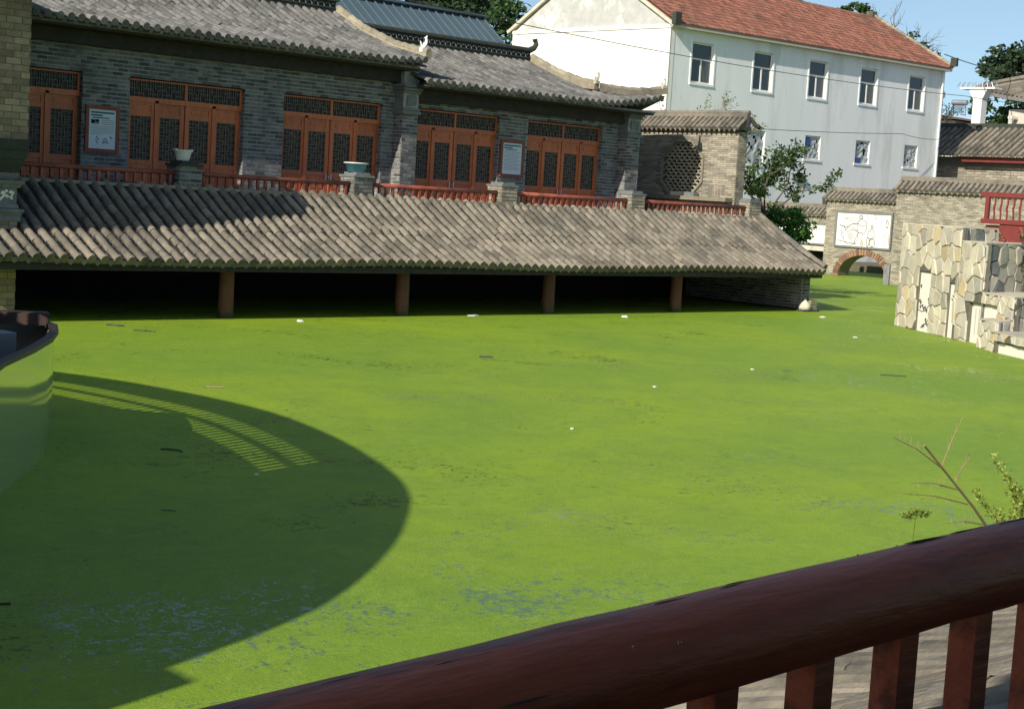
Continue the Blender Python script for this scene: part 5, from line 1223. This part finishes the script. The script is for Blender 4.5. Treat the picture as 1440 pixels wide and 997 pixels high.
# plants on the tiles just beyond the foreground rail
dw = thing('dry_weed', (6.12, 3.25, 1.35), 'bare dry weed stalk with thin side twigs leaning left beyond the foreground rail', 'plant')
q = MB(); B0 = Vector((6.42, 3.3, 1.50)); B1 = Vector((5.58, 3.3, 2.10)); q.tube([B0, B0.lerp(B1, .5)+Vector((.01, 0, .01)), B1], [.007, .0055, .004], 6); q.build('stalk', M['twig'], dw)
for a, e, side in ((.84, (5.34, 3.3, 2.15), 1), (.83, (5.86, 3.3, 2.20), 1), (.66, (5.50, 3.3, 1.955), 1), (.54, (5.40, 3.28, 1.925), 1), (.37, (5.80, 3.3, 1.76), 1), (.7, (6.0, 3.32, 2.04), 1)):
    q = MB(); p = B0.lerp(B1, a); e = Vector(e); m_ = p.lerp(e, .5)+Vector((0, 0, .012)); q.tube([p, m_, e], [.0028, .002, .001], 5)
    for k in range(7):
        s_ = p.lerp(e, .25+.1*k); q.tube([s_, s_+Vector((rg.uniform(-.03, .02), rg.uniform(-.02, .02), rg.uniform(.01, .05)*rg.choice([1, 1, -.5])))], [.0014, .0006], 4)
    q.build('twig', M['twig'], dw)
def feather(t, base, n, h, spread, rg, m, ls=.028, lean=(0, 0)):
    st = MB(); lf = MB()
    for k in range(n):
        d = Vector((rg.gauss(lean[0], spread), rg.gauss(lean[1], spread), 1)).normalized(); b = Vector(base)+Vector((rg.uniform(-.08, .08), rg.uniform(-.06, .06), 0)); hh_ = h*rg.uniform(.6, 1.05)
        pts = [b+d*hh_*f_+Vector((0, 0, -.06*f_*f_)) for f_ in (0, .35, .7, 1)]; st.tube(pts, [.004, .003, .002, .001], 4)
        for j_ in range(26):
            f_ = .25+.75*j_/26; p = b+d*hh_*f_+Vector((0, 0, -.06*f_*f_)); leaves(lf, p, .045*(1.2-f_)+.01, 9, ls, rg, .9)
    st.build('stems', M['weed'], t, kind='stuff'); lf.build('foliage', m, t, kind='stuff')
fw = thing('feathery_weed', (6.62, 3.3, 1.4), 'tall yellow-green feathery weed growing at the right edge beyond the rail', 'plant')
feather(fw, (6.72, 3.3, 1.42), 36, .72, .30, rg, M['weed_pale'], .020)
fw2 = thing('feathery_weed', (6.40, 3.3, 1.4), 'shorter feathery weed between the dry stalk and the tall weed', 'plant')
feather(fw2, (6.40, 3.3, 1.42), 16, .42, .27, rg, M['weed_pale'], .018)
tf = thing('weed_tuft', (5.57, 3.3, 1.5), 'small bright tuft of weed left of the dry stalk', 'plant')
q = MB(); q.tube([(5.66, 3.36, 1.35), (5.60, 3.33, 1.6), (5.56, 3.3, 1.80)], [.003, .002, .001], 4); q.build('stem', M['weed'], tf)
q = MB()
for k in range(16): leaves(q, Vector((5.48+.011*k, 3.3, 1.825+rg.uniform(-.012, .012))), .022, 16, .013, rg, .5)
q.build('foliage', M['weed'], tf, kind='stuff')
# plants by the rubble wall
for (x, y, z, h, lab, m_, nn) in ((35.6, 17.9, .6, 1.3, 'feathery green plant beside the lower steps of the rubble wall', M['leaf'], 30), (37.6, 19.4, 1.2, 1.9, 'dark green shrub at the right edge behind the rubble wall steps', M['leaf_dark'], 30)):
    t = thing('wall_plant', (x, y, z), lab, 'plant'); st = MB(); lf = MB()
    for k in range(nn):
        d = Vector((rg.gauss(0, .3), rg.gauss(0, .3), 1)).normalized(); hh_ = h*rg.uniform(.6, 1.1); st.tube([(x, y, z), Vector((x, y, z))+d*hh_], [.012, .005], 4)
        for j_ in range(14): leaves(lf, Vector((x, y, z))+d*hh_*(.15+.06*j_), .12, 5, .09, rg)
    st.build('stems', M['twig'], t, kind='stuff'); lf.build('foliage', m_, t, kind='stuff')

# ================================================================== things afloat
def litter(name, label, x, y, s_, m, seed, n=9, cat='litter', h=.35):
    rg = random.Random(seed); q = MB(); P = []
    for k in range(n): a = 2*pi*k/n; r = s_*rg.uniform(.5, 1.1); P.append((x+r*cos(a), y+r*sin(a)*.8))
    q.prism(P, .004, .02); T = [(x+(a-x)*.6+rg.uniform(-.1, .1)*s_, y+(b-y)*.6, ) for a, b in P]
    vs = [(a, b, .02) for a, b in P]+[(a, b, s_*h*rg.uniform(.4, 1.3)) for a, b in T]+[(x, y, s_*h)]
    q.add(vs, [(i, (i+1) % n, n+(i+1) % n, n+i) for i in range(n)]+[(n+i, n+(i+1) % n, 2*n) for i in range(n)])
    o = q.build(name, m, None, loc=(x, y, 0)); tag(o, label, cat, 'litter and twigs afloat on the duckweed')
litter('crumpled_bag', 'crumpled white bag afloat before the second bay of the porch, leftmost white litter', 20.5, 27.5, .11, M['white'], 1)
litter('foam_piece', 'flat white and dark foam piece right of the second porch column', 26.2, 28.15, .17, M['whiteplastic'], 2, h=.2)
litter('crumpled_bag', 'bright white crumpled bag near the fourth porch column', 30.8, 27.3, .12, M['white'], 3)
litter('crumpled_bag', 'white plastic scraps afloat beside the white plinth stone at the porch end', 38.4, 26.4, .15, M['white'], 4, h=.2)
litter('foam_chip', 'small white chip afloat between the porch end and the rubble wall', 33.2, 21.8, .07, M['white'], 5)
litter('foam_chip', 'tiny white chip in the middle of the pond', 14.9, 14.0, .035, M['white'], 6)
litter('foam_chip', 'tiny white chip right of the pond centre', 23.9, 17.9, .05, M['white'], 7)
litter('foam_chip', 'tiny white chip in open duckweed before the third bay', 19.7, 16.7, .045, M['white'], 8)
litter('foam_chip', 'tiny white speck inside the curved shadow', 9.3, 13.1, .03, M['white'], 9)
def twig(label, pts, r, m='ink'):
    q = MB(); q.tube([(x, y, .012) for x, y in pts], r, 5)
    a, b = pts[len(pts)//2], pts[-1]; q.tube([(a[0], a[1], .014), (a[0]+(b[1]-a[1])*.5, a[1]-(b[0]-a[0])*.3, .014)], r*.6, 4)
    o = q.build('floating_twig', M[m], None, loc=(*pts[0], 0)); tag(o, label, 'twig', 'litter and twigs afloat on the duckweed')
twig('dark driftwood piece in bright duckweed just right of the boat, farther one', [(15.75, 27.4), (15.85, 27.35), (15.9, 27.2), (16.0, 27.15)], .022)
twig('thin dark twig just below the dark driftwood near the boat', [(15.75, 26.4), (15.95, 26.25), (16.05, 26.1)], .012)
twig('short pale twig afloat above the lattice shadow', [(12.55, 19.0), (12.65, 18.93), (12.75, 18.87)], .014, 'twig')
twig('curled black twig inside the curved shadow, upper left', [(9.22, 14.80), (9.28, 14.78), (9.34, 14.70), (9.36, 14.60), (9.33, 14.54)], .009)
twig('straight thin black twig inside the curved shadow, centre left', [(7.54, 12.06), (7.58, 12.03), (7.63, 11.96)], .004)
twig('dark twig at the left edge of the shadow, lowest one', [(4.85, 10.0), (4.92, 9.93), (5.02, 9.88)], .009)
twig('small dark twig floating near the rubble wall', [(26.0, 16.45), (26.15, 16.3), (26.35, 16.1)], .01)
twig('tiny dark twig near the pond centre by the right bays', [(19.75, 21.0), (19.95, 20.85)], .02)
